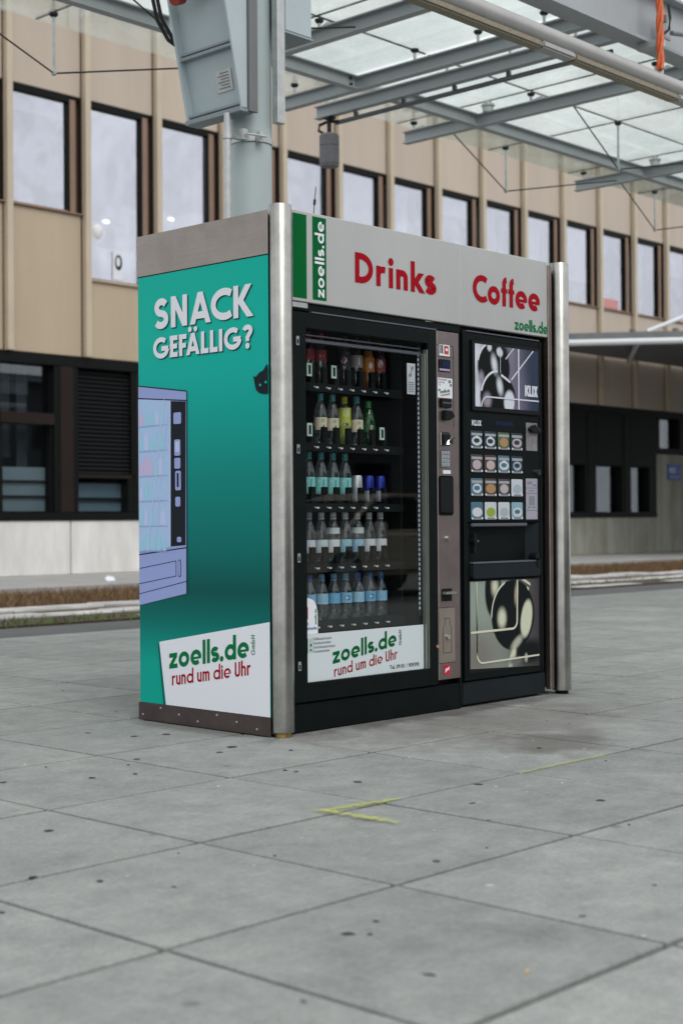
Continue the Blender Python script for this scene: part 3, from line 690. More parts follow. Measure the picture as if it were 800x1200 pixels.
for k in range(K0, K1):
    x = BX0+k*BAY; loc = lambda z=0: (x-20, 0, z)
    link('fin', fin_me, 'fin', bld, loc()); link('fin_backing', groove_me, 'dbrown', bld, loc())
    link('upper_panel', up_me, 'tan', bld, loc())
    tall = k in (1, 2, 3); sill = ZT if tall else ZS
    if tall not in sp_me:
        sp_me[tall] = MB().box(.05, BAY-.05, -.03, .25, Z2, sill-.03).mesh('spandrel_panel', bevel=.01, seg=1)
        fr = MB(); x0, x1 = .06, BAY-.06
        fr.box(1.222, 1.335, -.02, .26, sill, ZH)
        fr.box(x0, 1.19, .0, .26, sill, sill+.035)
        rv = MB(); rv.box(1.337, x1, .05, .28, sill, ZH)
        hd = MB(); hd.add([(x0, -.012, ZH-.045), (1.220, -.012, ZH-.045), (1.220, -.012, sill), (1.190, -.012, sill), (1.190, -.012, ZH-.045), (x0, -.012, ZH+.058), (x1, -.012, ZH+.058), (x1, -.012, ZH+.002), (1.220, -.012, ZH+.002),  # black frame strip, also standing in for shadow at the window head
                           (x0, .28, ZH-.045), (1.220, .28, ZH-.045), (1.220, .28, sill), (1.190, .28, sill), (1.190, .28, ZH-.045), (x0, .28, ZH+.058), (x1, .28, ZH+.058), (x1, .28, ZH+.002), (1.220, .28, ZH+.002)],
                          [(5, 0, 4, 3, 2, 8, 7, 6), (14, 9, 13, 12, 11, 17, 16, 15), (0, 9, 13, 4), (4, 13, 12, 3), (3, 12, 11, 2), (2, 11, 17, 8), (8, 17, 16, 7), (7, 16, 15, 6), (6, 15, 14, 5), (5, 14, 9, 0)])
        sl = MB(); sl.box(x0-.0, x1+.0, -.08, .14, sill-.028, sill-.002)
        pn = MB(); pn.box(x0, 1.190, .05, .062, sill+.035, ZH-.045)
        rm = MB(); rm.box(x0-.06, x1+.06, .6, .66, sill-.2, ZH+.2)
        win_me[tall] = [fr.mesh('window', bevel=.006, seg=1), rv.mesh('reveal'), hd.mesh('head_strip'), sl.mesh('sill', bevel=.005, seg=1), pn.mesh('pane'), rm.mesh('room_back')]
    link('spandrel_panel', sp_me[tall], 'ochre' if k < 4 else 'tan', bld, loc())
    w = link('window', win_me[tall][0], 'brown', bld, loc())
    for nm, me, m_ in zip(('reveal', 'head_strip', 'sill', 'pane', 'room_back'), win_me[tall][1:], ('reveal', 'black', 'fin' if tall else 'brown', 'winglass', 'roomd')):
        link(nm, me, m_, w)
    if k in (6, 8, 9, 12, 15, 18):          # curtains drawn behind some panes
        cu = MB(); n = 26; xx0, xx1 = (.3, 1.0) if k % 2 else (.15, .85)
        vs = []
        for i in range(n+1):
            xx = xx0+(xx1-xx0)*i/n; yy = .26+.03*math.sin(i*1.9); vs += [(xx, yy, sill+.05), (xx, yy, ZH-.05)]
        cu.add(vs, [(2*i, 2*i+2, 2*i+3, 2*i+1) for i in range(n)]); link('curtain', cu.mesh('curtain', smooth=60), 'curtain', w)
    if k in (0, 3, 5, 7, 10, 13, 14, 16):    # roller blinds let down by different lengths
        zb_ = ZH-.08-{0: .25, 3: .5, 5: .9, 7: .35, 10: 1.2, 13: .6, 14: 1.5, 16: .8}[k]; link('roller_blind', MB().box(.07, 1.18, .09, .10, zb_, ZH-.07).mesh('roller_blind'), 'curtain', w)
    if k in (1, 2):                          # ceiling spots lit inside the office
        sp = MB()
        for (ax, az) in ((.45, 6.9), (.78, 6.3), (.72, 5.75)) if k == 2 else ((.3, 6.4), (.85, 6.05)):
            sp.add([(ax+.05*math.cos(t)*1.4, .5, az+.03*math.sin(t)) for t in (2*math.pi*i/10 for i in range(10))], [tuple(range(10))])
        link('ceiling_spot', sp.mesh('ceiling_spot'), mat('spot_light', (1, .93, .85), emit=6.0), w)
    if k == 1:
        bp_ = MB().box(.62, .84, .040, .046, 4.99, 5.45); q = link('window_picture', bp_.mesh('window_picture'), 'white', w)
        link('picture_shape', MB().prism(ell(.74, 5.28, .075, .13, 16), lambda u, v, d: (u, .038-d, v), 0, .002).mesh('picture_shape'), 'ink', q)
        link('picture_face', MB().prism(ell(.73, 5.29, .042, .08, 12), lambda u, v, d: (u, .034-d, v), 0, .002).mesh('picture_face'), 'white', q)
        link('window_shelf', MB().box(.08, 1.08, .075, .3, 4.96, 5.5).mesh('window_shelf'), 'white', w)
        link('potted_plant', MB().lathe([(.02, 0), (.09, .03), (.16, .14), (.20, .27), (.15, .38), (.05, .44), (.0, .45)], 12, (.32, .2, 5.5)).mesh('potted_plant', smooth=60), 'curtain', w)
    if k == 11:
        link('red_sticker', MB().box(.08, .95, .038, .047, ZS+.05, ZS+.27).mesh('red_sticker'), mat('red_sign', (.60, .27, .27), .5), w)
# ground floor: concrete plinth panels, dark band with panes
def plinth(x0, x1, z1, m_): return part('plinth_panel', MB().box(x0+.012, x1-.012, BY-.02, BY+.3, .097, z1), m_, bld, bevel=.01, seg=1)
xs = [XA+3.02*i for i in range(int((XB-XA)/3.02)+1)]
x = 9.97-3.02*3
while x < XB:
    x1 = min(x+3.02, XB); m_ = 'plinth' if x < 18.5 else 'plinthg'
    if x < 27.8 < x1: x1 = 27.87
    if x >= 27.8: plinth(x, x1, 2.55, 'plinthg')
    else: plinth(x, x1, Z1, m_)
    x = x1
part('band_head', MB().box(XA, XB, BY-.05, BY+.3, Z2-.17, Z2-.002), 'black', bld)
part('band_sill', MB().box(XA, 27.86, BY-.045, BY+.28, Z1+.002, Z1+.13), 'black', bld)
def post(x0, x1, z0, z1, m_='dbrown', y0=-.03): part('mullion', MB().box(x0, x1, BY+y0, BY+.25, z0, z1), m_, bld, bevel=.006, seg=1)
def pane(x0, x1, z0, z1, y=.14): part('pane', MB().box(x0, x1, BY+y, BY+y+.012, z0, z1), 'bandglass', bld)
part('room_back', MB().box(XA, XB, BY+.75, BY+.8, .2, Z2), 'roomd', bld)
zb, zt = Z1+.13, Z2-.17
k = -2; x = BX0-2*BAY*2+.0
# alternate a glazed bay with a blind bay, as at the left edge of the view
x = 8.66-3.01*3
while x < 27.0:
    right = x > 23
    if x < 26: post(x+.99, x+1.46, zb, zt, 'black'); post(x+1.10, x+1.36, zb, zt, 'black' if right else 'dbrown', -.045)
    if not right:
        post(x-.02, x+1.01, 2.50, 2.68, 'dbrown'); pane(x-.02, x+.99, 2.68, zt); pane(x+.04, x+.94, zb, 2.5)
        part('frame_side', MB().box(x-.03, x+.04, BY+.02, BY+.2, zb, 2.5), 'black', bld); part('frame_side', MB().box(x+.94, x+.99, BY+.02, BY+.2, zb, 2.5), 'black', bld)
        part('frosted_film', MB().box(x+.04, x+.94, BY+.17, BY+.18, zb+.02, 1.82), mat('frosting', (.46, .52, .54), .7), bld)
        part('glazing_bar', MB().box(x+.04, x+.94, BY+.12, BY+.165, 1.34, 1.37), 'black', bld); part('glazing_bar', MB().box(x+.04, x+.94, BY+.12, BY+.165, 1.58, 1.61), 'black', bld)
        for c0, c1, cy_ in ((.05, .5, .5), (.6, .8, .45)): part('inner_curtain', MB().box(x+c0, x+c1, BY+cy_, BY+cy_+.02, 1.0, 3.5), mat('curtain_grey', (.13, .14, .155), .9, var=.3, vscale=2), bld)
        part('desk_box', MB().box(x+.1, x+.4, BY+.3, BY+.42, 1.8, 1.98), 'black', bld)
    else:
        if x > 26: post(x-.02, 27.87, 2.2, zt, 'black'); pane(x, x+.8, zb, 2.2); post(x+.8, 27.87, zb, 2.2, 'black'); part('inner_curtain', MB().box(x+.1, x+.6, BY+.4, BY+.42, 1.0, 2.2), 'roomg', bld); break
        pane(x+.0, x+.99, zb, 2.2); post(x-.02, x+1.0, 2.2, zt, 'black'); part('inner_curtain', MB().box(x+.1, x+.5, BY+.4, BY+.42, 1.0, 2.2), 'roomg', bld)
    # blind bay
    bx0, bx1 = x+1.46, x+2.56
    if not right:
        sl = MB(); z = 1.74
        while z < zt-.02:
            sl.add([(bx0, BY+.02, z), (bx1, BY+.02, z), (bx1, BY+.07, z+.055), (bx0, BY+.07, z+.055), (bx0, BY+.026, z-.004), (bx1, BY+.026, z-.004), (bx1, BY+.076, z+.051), (bx0, BY+.076, z+.051)], [(0, 1, 2, 3), (7, 6, 5, 4), (0, 4, 5, 1), (3, 2, 6, 7)]); z += .068
        tag(part('louvre_blind', sl, 'blind', bld), kind='stuff')
        post(bx0-.0, bx1+.05, 1.66, 1.72, 'dbrown'); pane(bx0+.05, bx1-.08, zb, 1.6)
        part('frosted_film', MB().box(bx0+.05, bx1-.08, BY+.17, BY+.18, zb+.02, 1.58), mat('frosting_blue', (.34, .44, .50), .7), bld)
        part('glazing_bar', MB().box(bx0+.05, bx1-.08, BY+.11, BY+.16, 1.30, 1.345), 'black', bld)
        post(bx1-.08, bx1, zb, 1.66, 'black')
    else:
        pane(bx0, bx1, zb, 2.2); post(bx0, bx1, 2.2, zt, 'black'); part('inner_curtain', MB().box(bx0+.1, bx0+.8, BY+.4, BY+.42, 1.0, 2.0), 'roomg', bld)
    post(bx1, x+2.98, zb, zt, 'black'); post(bx1+.1, bx1+.28, zb, zt, 'black' if right else 'dbrown', -.045)
    x += 3.01
post(27.87, 28.02, 2.552, zt, 'black'); pane(28.02, 28.98, 2.7, zt); post(28.02, 28.98, 2.552, 2.7, 'black'); post(28.98, XB, 2.552, zt, 'black')
part('inner_curtain', MB().box(28.05, 28.9, BY+.4, BY+.42, 2.6, 3.5), 'paper', bld)
bs = thing('wall_sign', 'small blue plate with white lettering on grey concrete wall', 'sign', (28.68, BY-.05, 1.9))
part('plate', MB().box(28.37, 28.99, BY-.06, BY-.035, 1.91, 2.31), mat('sign_blue', (.01, .06, .36), .4), bs, bevel=.006)
lettering('lettering', 'HO', plane_front(BY-.06), 28.41, 2.09, 28.72, .13, .003, 'white', bs, t=.24)
sheet('underline', [rect(28.41, 28.95, 1.975, 1.995)], plane_front(BY-.06), .003, 'peri', bs)

# side entrance canopy standing before the wall at the right
ec = thing('entrance_canopy', 'low dark canopy with white edge tube before the far right wall', 'canopy', (27, 9, 0))
M['whitesteel'] = mat('white_steel', (.70, .73, .76), .4)
dv = Vector((1.36, -1.93, 0)).normalized(); P1 = Vector((21.92, 13.45, 4.7))-dv*1.68; P2 = P1+dv*15; nv = Vector((-dv.y, dv.x, 0))
part('edge_beam', MB().tube(P1, P2, .07, 12), 'whitesteel', ec, smooth=40)
o_ = nv*.12
part('roof_deck', MB().prism([(P1.x+o_.x+.2, 14.84), (P2.x+o_.x, P2.y+o_.y), (46, P2.y+o_.y), (46, 14.84)], lambda u, v, d: (u, v, d), 4.78, 4.94), 'steeld', ec, bevel=.02)
for i in range(9):
    p = P1+dv*(1.6+i*1.5)+nv*.1; q = min((14.6-p.y)/nv.y, 14) if nv.y > 0 else 14
    part('cross_beam', MB().tube(p+Vector((0, 0, .0)), p+nv*q+Vector((0, 0, .0)), .055, 8), 'whitesteel', ec, smooth=40)
for i in range(9):
    p = P1+dv*(3.0+i*.9)+nv*.3; part('roof_lug', MB().box(p.x-.05, p.x+.05, p.y-.05, p.y+.05, 4.941, 5.0), 'steeld', ec)
part('tie_rod', MB().tube((23.28, 12.42, 4.97), (24.34, 12.14, 5.36), .045, 8), 'whitesteel', ec, smooth=40)
for x_, y_ in ((31, 9), (40, 9)): part('column', MB().tube((x_, y_, -.05), (x_, y_, 4.78), .09, 14), 'steel', ec, smooth=40)

# =================================================================== GLASS CANOPY ABOVE
can = thing('glass_canopy', 'steel framed glass canopy with grey beams and point fixed panes', 'canopy', (4, 2.5, 4.4))
ZB, ZG = 4.51, 4.72
GY = 1.2
part('girder', MB().ibeam('x', -6, 19, GY, 4.415, .42, .17, .016, .022), 'steel', can)
RAF = [-2.25, .6, 3.45, 4.54, 4.95, 6.15, 9.0, 11.85, 14.7]
for x in RAF:
    end = 4.55
    part('rafter', MB().ibeam('y', GY+.0102, end, x, ZB, .112, .075, .008, .010), 'steel', can)
    pl = part('bolt_plate', MB().box(x-.055, x+.055, GY+.03, GY+.045, ZB-.01, ZB+.125), 'steel', can)
    bo = MB()
    for dx in (-.032, .032):
        for dz in (.02, .085): bo.tube((x+dx, GY+.045, ZB+dz), (x+dx, GY+.062, ZB+dz), .011, 6)
    part('bolt', bo, 'steeld', pl)
def purlin(x0, x1):
    part('purlin', MB().ibeam('x', x0+.042, x1-.042, 3.68, ZB, .112, .075, .008, .010), 'steel', can)
for a, b in ((-6, -2.25), (-2.25, .6), (.6, 3.45), (3.45, 4.54), (4.95, 6.15), (6.15, 9.0), (9.0, 11.85), (11.85, 14.7), (14.7, 19)): purlin(a, b)
pb = MB()
for dz in (.03, .082): pb.tube((4.44, 3.68-.004, ZB+dz), (4.44, 3.655, ZB+dz), .012, 8)
part('bolt', pb, 'rubber', can)
# glass panes between joints
YJ = [1.34, 1.75, 3.1, 4.66]
XJ1 = [-2.25, -.825, .6, 2.025, 3.45, 4.72]; XJ2 = [4.76, 6.15, 7.575, 9.0, 10.425, 11.85, 13.275, 14.7]
for XJ in (XJ1, XJ2):
    for i in range(len(XJ)-1):
        for j in range(3):
            part('glass_pane', MB().box(XJ[i]+.008, XJ[i+1]-.008, YJ[j]+.008, YJ[j+1]-.008, ZG, ZG+.016), 'canglass', can)
            se = MB()
            if j: se.box(XJ[i], XJ[i+1], YJ[j]-.006, YJ[j]+.006, ZG+.002, ZG+.014)
            if i: se.box(XJ[i]-.006, XJ[i]+.006, YJ[j]+.012, YJ[j+1]-.012, ZG+.002, ZG+.014)
            if se.v: part('pane_seal', se, 'rubber', can)
def cap_at(x, y, z0, parent): 
    return part('cap', MB().lathe([(.0, 0), (.02, 0), (.034, .014), (.034, .028), (.0, .03)], 12, (x, y, ZG-.03)), 'rubber', parent, smooth=40)
# point fixings: a stem on the rafter, for paired beams straight up, else out on an angled arm
for x in RAF:
    for y in (4.42, 3.06, 2.42, 1.80):
        if x in (4.54, 4.95):
            f_ = part('fixing', MB().tube((x, y, ZB+.112), (x, y, ZG-.03), .012, 8), 'galv', can, smooth=40); cap_at(x, y, ZG, f_)
        elif y != 2.42:
            f_ = MB(); f_.tube((x+.05, y+.06, ZG-.09), (x+.05, y+.06, ZG-.03), .012, 8)
            f_.add([(x-.02, y-.10, ZB+.114), (x+.02, y-.10, ZB+.114), (x+.065, y+.06, ZG-.10), (x+.04, y+.08, ZG-.10), (x-.02, y-.10, ZB+.14), (x+.02, y-.10, ZB+.14), (x+.065, y+.06, ZG-.075), (x+.04, y+.08, ZG-.075)],
                   [(0, 3, 2, 1), (4, 5, 6, 7), (0, 1, 5, 4), (1, 2, 6, 5), (2, 3, 7, 6), (3, 0, 4, 7)])
            f_ = part('fixing', f_, 'galv', can, smooth=40); cap_at(x+.05, y+.06, ZG, f_)
    if x in (6.15, 9.0, .6, 3.45):
        part('stub_post', MB().lathe([(.05, 0), (.05, .05), (.062, .055), (.062, .07), (.03, .075), (.03, .1)], 14, (x+.0, 3.56, ZB+.113)), 'galv', can, smooth=40)
# under-strung struts between rafters, with tie rods
for (xa, xb) in ((-2.25, .6), (.6, 3.45), (6.15, 9.0), (9.0, 11.85), (11.85, 14.7)):
    xm = (xa+xb)/2
    for y in (4.43, 3.1):
        s_ = part('strut', MB().tube((xm, y, 4.27), (xm, y, ZG-.03), .011, 8).lathe([(.0, -.02), (.02, -.01), (.02, .01), (.0, .02)], 8, (xm, y, 4.27)), 'galv', can, smooth=40); cap_at(xm, y, ZG, s_)
        for xe in (xa, xb):
            part('tie_rod', MB().tube((xe+(.03 if xe < xm else -.03), y-.42, ZB+.03), (xm, y, 4.27), .0065, 6), 'rubber', can, smooth=40)
# cable tray along the paired beams
part('cable_duct', MB().tube((4.99, 1.5, ZB-.055), (4.99, 4.35, ZB-.055), .02, 10), 'steeld', can, smooth=40)
for i in range(5): part('duct_hanger', MB().box(4.975, 5.005, 1.9+i*.55, 1.93+i*.55, ZB-.04, ZB-.001), 'steeld', can)
# hanging grey sensor lamp
lp = thing('hanging_lamp', 'dark grey cylindrical lamp hanging from the end of a canopy beam', 'lamp', (4.95, 4.4, 4.07))
part('body', MB().lathe([(.0, 0), (.083, .0), (.083, .015), (.088, .02), (.088, .165), (.084, .17), (.084, .176), (.088, .181), (.088, .27), (.075, .285), (.03, .29), (.0, .29)], 24, (4.95, 4.4, 4.07)), 'lampg', lp, smooth=35)
part('stem', MB().tube((4.95, 4.4, 4.355), (4.95, 4.4, 4.509), .02, 10).box(4.91, 4.99, 4.36, 4.44, 4.49, 4.509), 'rubber', lp)
part('cable', MB().path([(4.93, 4.44, 4.36), (4.92, 4.5, 4.40), (4.93, 4.5, 4.45), (4.96, 4.42, 4.475), (4.98, 4.3, 4.455)], .014, 8), 'rubber', lp, smooth=50)
# long tube light hung under the girder
lt = thing('tube_light', 'long grey round tube light hung below the canopy girder', 'light', (5, 1.03, 4.1))
PX0, PX1 = -6, 19
part('tube', MB().tube((PX0, 1.03, 4.105), (PX1, 1.03, 4.105), .062, 24), 'tube', lt, smooth=40)
x = .35
tr_ = []
while x < 12:
    part('perforated_cover', MB().box(x, x+1.32, .985, 1.075, 4.0, 4.052), 'perf', lt, bevel=.012)
    part('cover_joint', MB().box(x+1.325, x+1.695, .98, 1.08, 4.005, 4.052), 'tube', lt, bevel=.012); x += 1.70
hb = MB()
for x in (.2, 4.88, 9.5): hb.tube((x, 1.03, 4.165), (x, 1.03, 4.36), .012, 8).box(x-.03, x+.03, 1.0, 1.2, 4.36, 4.413).lathe([(.03, 0), (.03, .04), (.02, .05)], 10, (x, 1.03, 4.155))
part('hanger', hb, 'galv', lt)
oc = MB(); 
for q in range(3): oc.path([(4.84+.016*math.cos(q*2.1+t*.9), 1.0+.016*math.sin(q*2.1+t*.9), 4.18+.07*t) for t in range(14)], .015, 8)
solo('orange_cable', oc, 'orange', (4.84, 1.0, 4.18), 'twisted orange cable hanging down to the tube light at top right', 'cable', smooth=50)
jb = thing('junction_bracket', 'grey bracket with black cable on the canopy girder at top right', 'bracket', (5.05, 1.1, 4.5))
part('plate', MB().box(5.0, 5.16, 1.10, 1.115, 4.48, 4.66), 'steel', jb, bevel=.004); part('clip', MB().box(5.0, 5.03, 1.05, 1.10, 4.58, 4.63).tube((5.05, 1.03, 4.5), (5.4, 1.03, 4.56), .018, 8), 'steeld', jb)
part('cable', MB().path([(5.06, 1.06, 4.72), (5.065, 1.05, 4.62), (5.05, 1.05, 4.53), (4.99, 1.06, 4.49)], .011, 8), 'rubber', jb, smooth=50)

# =================================================================== POLE WITH DISPLAY HOUSINGS
PX, PY = .97, 1.2
po = thing('canopy_pole', 'round pale green steel pole carrying the canopy behind the kiosk', 'pole', (PX, PY, 0))
part('shaft', MB().tube((PX, PY, 0), (PX, PY, 4.414), .110, 36), 'pole', po, smooth=40)
part('base_plate', MB().tube((PX, PY, 0.0), (PX, PY, .025), .2, 24), 'steel', po, smooth=40)
part('clamp_ring', MB().lathe([(.112, 0), (.117, 0), (.117, .03), (.112, .03)], 36, (PX, PY, 2.965)), 'galv', po, smooth=40)
part('clamp_lug', MB().box(.80, .835, 1.085, 1.11, 2.955, 3.01).box(.90, .93, 1.06, 1.085, 2.955, 3.01).tube((.81, 1.07, 2.98), (.93, 1.04, 2.98), .006, 8), 'galv', po)
part('conduit', MB().tube((.752, 1.15, .02), (.752, 1.15, 3.09), .02, 12).tube((.752, 1.15, 2.955), (.752, 1.15, 2.985), .026, 12).tube((.752, 1.15, 2.42), (.752, 1.15, 2.44), .027, 12).box(.752, .86, 1.14, 1.16, 2.965, 2.985), 'galv', po, smooth=40)
part('rail', MB().add([(.80, 1.03, 3.09), (.86, 1.03, 3.09), (.86, 1.045, 3.09), (.815, 1.045, 3.09), (.815, 1.10, 3.09), (.80, 1.10, 3.09), (.80, 1.03, 4.4), (.86, 1.03, 4.4), (.86, 1.045, 4.4), (.815, 1.045, 4.4), (.815, 1.10, 4.4), (.80, 1.10, 4.4)], [(0, 1, 2, 3, 4, 5), (11, 10, 9, 8, 7, 6)]+[(i, (i+1) % 6, 6+(i+1) % 6, 6+i) for i in range(6)]), 'steeld', po, bevel=.002, seg=1)
part('rail', MB().box(1.005, 1.062, 1.03, 1.075, 3.07, 4.4), 'galv', po, bevel=.002, seg=1)
# tilted housing on the left
h1 = thing('display_housing', 'tilted pale blue metal housing with ribs and type plate, left side of the pole', 'housing', (.8, 1.28, 3.1))
def wx(z): return .752-(z-3.13)*.213           # tilted face, X at height z
za, zb2 = 3.10, 4.4
def slant(y0, y1, z0, z1, o0, o1):
    return [(wx(z0)+o0, y0, z0), (wx(z0)+o1, y0, z0), (wx(z0)+o1, y1, z0), (wx(z0)+o0, y1, z0), (wx(z1)+o0, y0, z1), (wx(z1)+o1, y0, z1), (wx(z1)+o1, y1, z1), (wx(z1)+o0, y1, z1)]
BF = [(0, 3, 2, 1), (4, 5, 6, 7), (0, 1, 5, 4), (1, 2, 6, 5), (2, 3, 7, 6), (3, 0, 4, 7)]
part('side_cheek', MB().add([(wx(za), 1.045, za), (.798, 1.045, za), (.798, 1.045, zb2), (wx(zb2), 1.045, zb2), (wx(za), 1.06, za), (.798, 1.06, za), (.798, 1.06, zb2), (wx(zb2), 1.06, zb2)], [(0, 1, 2, 3), (7, 6, 5, 4), (0, 4, 5, 1), (1, 5, 6, 2), (2, 6, 7, 3), (3, 7, 4, 0)]), 'box', h1, bevel=.003, seg=1)
part('side_cheek', MB().add([(wx(za), 1.47, za), (.82, 1.47, za), (.82, 1.47, zb2), (wx(zb2), 1.47, zb2), (wx(za), 1.485, za), (.82, 1.485, za), (.82, 1.485, zb2), (wx(zb2), 1.485, zb2)], [(0, 1, 2, 3), (7, 6, 5, 4), (0, 4, 5, 1), (1, 5, 6, 2), (2, 6, 7, 3), (3, 7, 4, 0)]), 'box', h1, bevel=.003, seg=1)
part('back_panel', MB().add(slant(1.06, 1.47, 3.11, zb2, .05, .062), BF), 'box', h1)
part('rib', MB().add(slant(1.06, 1.47, 3.42, 3.435, .012, .05), BF).add(slant(1.06, 1.47, 3.448, 3.458, .025, .05), BF), 'boxd', h1)
part('rib', MB().add(slant(1.06, 1.47, 3.85, 3.865, .012, .05), BF), 'boxd', h1)
part('bottom_lip', MB().add(slant(1.045, 1.485, 3.085, 3.11, -.012, .08), BF).add(slant(1.06, 1.47, 3.125, 3.14, .01, .05), BF), 'boxd', h1, bevel=.003, seg=1)
part('type_plate', MB().add(slant(1.13, 1.25, 3.22, 3.33, .044, .05), BF), 'galv', h1)
pr = MB()
for i in range(6): pr.add(slant(1.15, 1.235-.02*(i % 2), 3.235+i*.015, 3.241+i*.015, .0425, .044), BF)
part('type_plate_print', pr, 'grey', h1)
part('cable_gland', MB().tube((.55, 1.34, 3.70), (.60, 1.34, 3.72), .045, 14), 'red', h1, smooth=40); part('cable_gland', MB().tube((.585, 1.22, 3.72), (.64, 1.22, 3.74), .04, 14), 'lampg', h1, smooth=40)
for q in (0, .035):
    part('cable', MB().path([(.60, 1.50+q, 4.1), (.58, 1.53+q, 3.95), (.60, 1.55+q, 3.8), (.64, 1.55+q, 3.66), (.70, 1.53+q, 3.56), (.74, 1.50, 3.50)], .011, 8), 'rubber', h1, smooth=50)
h2 = thing('control_box', 'plain pale grey metal box fixed to the right side of the pole', 'housing', (1.2, 1.2, 3.5))
part('body', MB().box(1.070, 1.28, 1.04, 1.36, 3.58, 4.4), 'box', h2, bevel=.006); part('bottom_plate', MB().box(1.066, 1.285, 1.035, 1.365, 3.568, 3.579), 'boxd', h2)

# =================================================================== KIOSK
KW, KD, KH = 2.108, .91, 2.32
XS = -.056
ki = thing('vending_kiosk', 'free standing vending kiosk with teal side panel and silver fascia', 'kiosk', (1.05, .45, 0))
def column(x, y, rusty):
    c = part('column', MB().lathe([(.0, .018), (.046, .018), (.0515, .022), (.0515, KH-.004), (.049, KH), (.0, KH)], 32, (x, y, 0)), 'inox', ki, smooth=35)
    part('foot', MB().tube((x, y, 0), (x, y, .018), .036, 20), 'brass' if rusty else 'mach', c, smooth=40)
column(0, 0, True); column(KW, 0, False)
part('rear_post', MB().box(XS+.031, XS+.08, KD-.05, KD-.003, .004, 2.28), 'bar', ki); part('rear_post', MB().box(KW-.02, KW+.03, KD-.05, KD-.003, .004, 2.28), 'bar', ki)
part('roof_panel', MB().box(XS+.02, KW+.03, .03, KD-.01, 2.255, 2.285), 'alu', ki)
part('back_panel', MB().box(.056, KW-.056, KD-.02, KD-.002, .03, 2.25), 'basebrown', ki)
part('far_side_panel', MB().box(KW+.03, KW+.052, .055, KD-.03, .02, 2.29), 'alu', ki)
part('side_header', MB().box(XS, XS+.003, .019, KD, 2.103, 2.295), 'alu', ki, bevel=.001, seg=1)
part('header_joint', MB().box(XS+.001, XS+.003, .019, KD-.003, 2.0985, 2.1025), 'black', ki)
part('side_skirting', MB().box(XS-.003, XS+.003, .019, KD+.004, .004, .0855), 'basebrown', ki, bevel=.001, seg=1)
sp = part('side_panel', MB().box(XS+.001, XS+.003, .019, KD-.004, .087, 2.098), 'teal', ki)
sc = MB()
for i in range(7): sc.tube((XS-.003, .1+.13*i, .03+.02*(i % 3)), (XS-.006, .1+.13*i, .03+.02*(i % 3)), .005, 8)
part('screw', sc, 'galv', ki)
part('panel_core', MB().box(XS+.0035, XS+.03, .056, KD-.006, .006, 2.29), 'basebrown', ki)
# printed side panel
PS = plane_side(XS+.001)
def side(n_, poly, d, m_): return sheet(n_, [[(-y, z) for y, z in p] for p in poly], PS, d, m_, sp)
for (txt, y0, z0, y1, cap, t_) in (('SNACK', .788, 1.841, .122, .144, .225), ('GEF\u00c4LLIG?', .795, 1.703, .120, .100, .225)):
    lettering('lettering_shadow', txt, PS, -y0+.006, z0-.005, -y1+.006, cap, .0018, 'shadowink', sp, t=t_, gap=.055)
    lettering('lettering', txt, PS, -y0, z0, -y1, cap, .0030, 'white', sp, t=t_, gap=.055)
# drawn drinks machine at the panel's rear edge
YE = KD-.004
side('drawn_body', [[(YE, .545), (.567, .610), (.558, 1.537), (YE, 1.583)]], .0018, 'peri')
side('drawn_outline', [[(YE, 1.529), (.560, 1.499), (.560, 1.494), (YE, 1.524)], [(YE, .787), (.566, .823), (.566, .818), (YE, .782)], [(.562, .61), (.567, .61), (.559, 1.537), (.554, 1.537)], [(YE, 1.583), (.556, 1.537), (.556, 1.542), (YE, 1.588)]], .0026, 'ink')
side('drawn_outline', [[(YE, .720), (.640, .760), (.640, .757), (YE, .717)], [(YE, .648), (.640, .690), (.640, .687), (YE, .645)], [(.640, .688), (.640, .760), (.637, .760), (.637, .688)], [(YE, .600), (.567, .667), (.567, .664), (YE, .597)]], .0026, 'ink')
side('drawn_glass', [[(YE, .800), (.680, .822), (.674, 1.503), (YE, 1.522)]], .0026, 'skyb')
side('drawn_control_strip', [[(.675, .825), (.571, .832), (.564, 1.492), (.669, 1.500)]], .0026, 'ink')
side('drawn_edge', [[(.684, .822), (.676, .823), (.670, 1.500), (.678, 1.501)]], .0032, 'peril')
for (y0, y1, z0, z1) in ((.650, .596, 1.392, 1.445), (.645, .603, 1.245, 1.320), (.645, .603, 1.185, 1.235), (.640, .600, 1.085, 1.175), (.640, .605, 1.010, 1.055), (.630, .600, .845, .870)):
    side('drawn_button', [[(-u, v) for u, v in rrect(-y0, -y1, z0, z1, .008)]], .0034, 'peri')
side('drawn_button', [[(-u, v) for u, v in rrect(-.638, -.61, 1.262, 1.31, .006)]], .0040, 'peril'); side('drawn_slot', [[(-u, v) for u, v in rrect(-.628, -.615, 1.10, 1.165, .004)]], .0040, 'ink')
side('drawn_slot', [[(-u, v) for u, v in rrect(-.622, -.604, .685, .765, .008)]], .0034, 'ink'); side('drawn_slot_face', [[(-u, v) for u, v in rrect(-.619, -.607, .689, .761, .006)]], .0040, 'peri')
rnd = random.Random(4)
for r_ in range(6):
    z = 1.395-.118*r_; y = YE-.008
    side('drawn_shelf', [[(YE, z-.008), (.69, z-.004), (.69, z-.001), (YE, z-.004)]], .0034, 'peri')
    while y > .72:
        w_ = rnd.uniform(.022, .045); h_ = rnd.uniform(.055, .095)
        m_ = rnd.choice(('aqua', 'peril', 'skyb', 'aqua')) if r_ > 2 else rnd.choice(('pinkp', 'peril', 'aqua', 'pinkp'))
        side('drawn_bottle', [[(y, z), (y-w_, z), (y-w_, z+h_*.7), (y-w_*.7, z+h_), (y-w_*.3, z+h_), (y, z+h_*.7)]], .0034, m_); y -= w_+rnd.uniform(.004, .012)
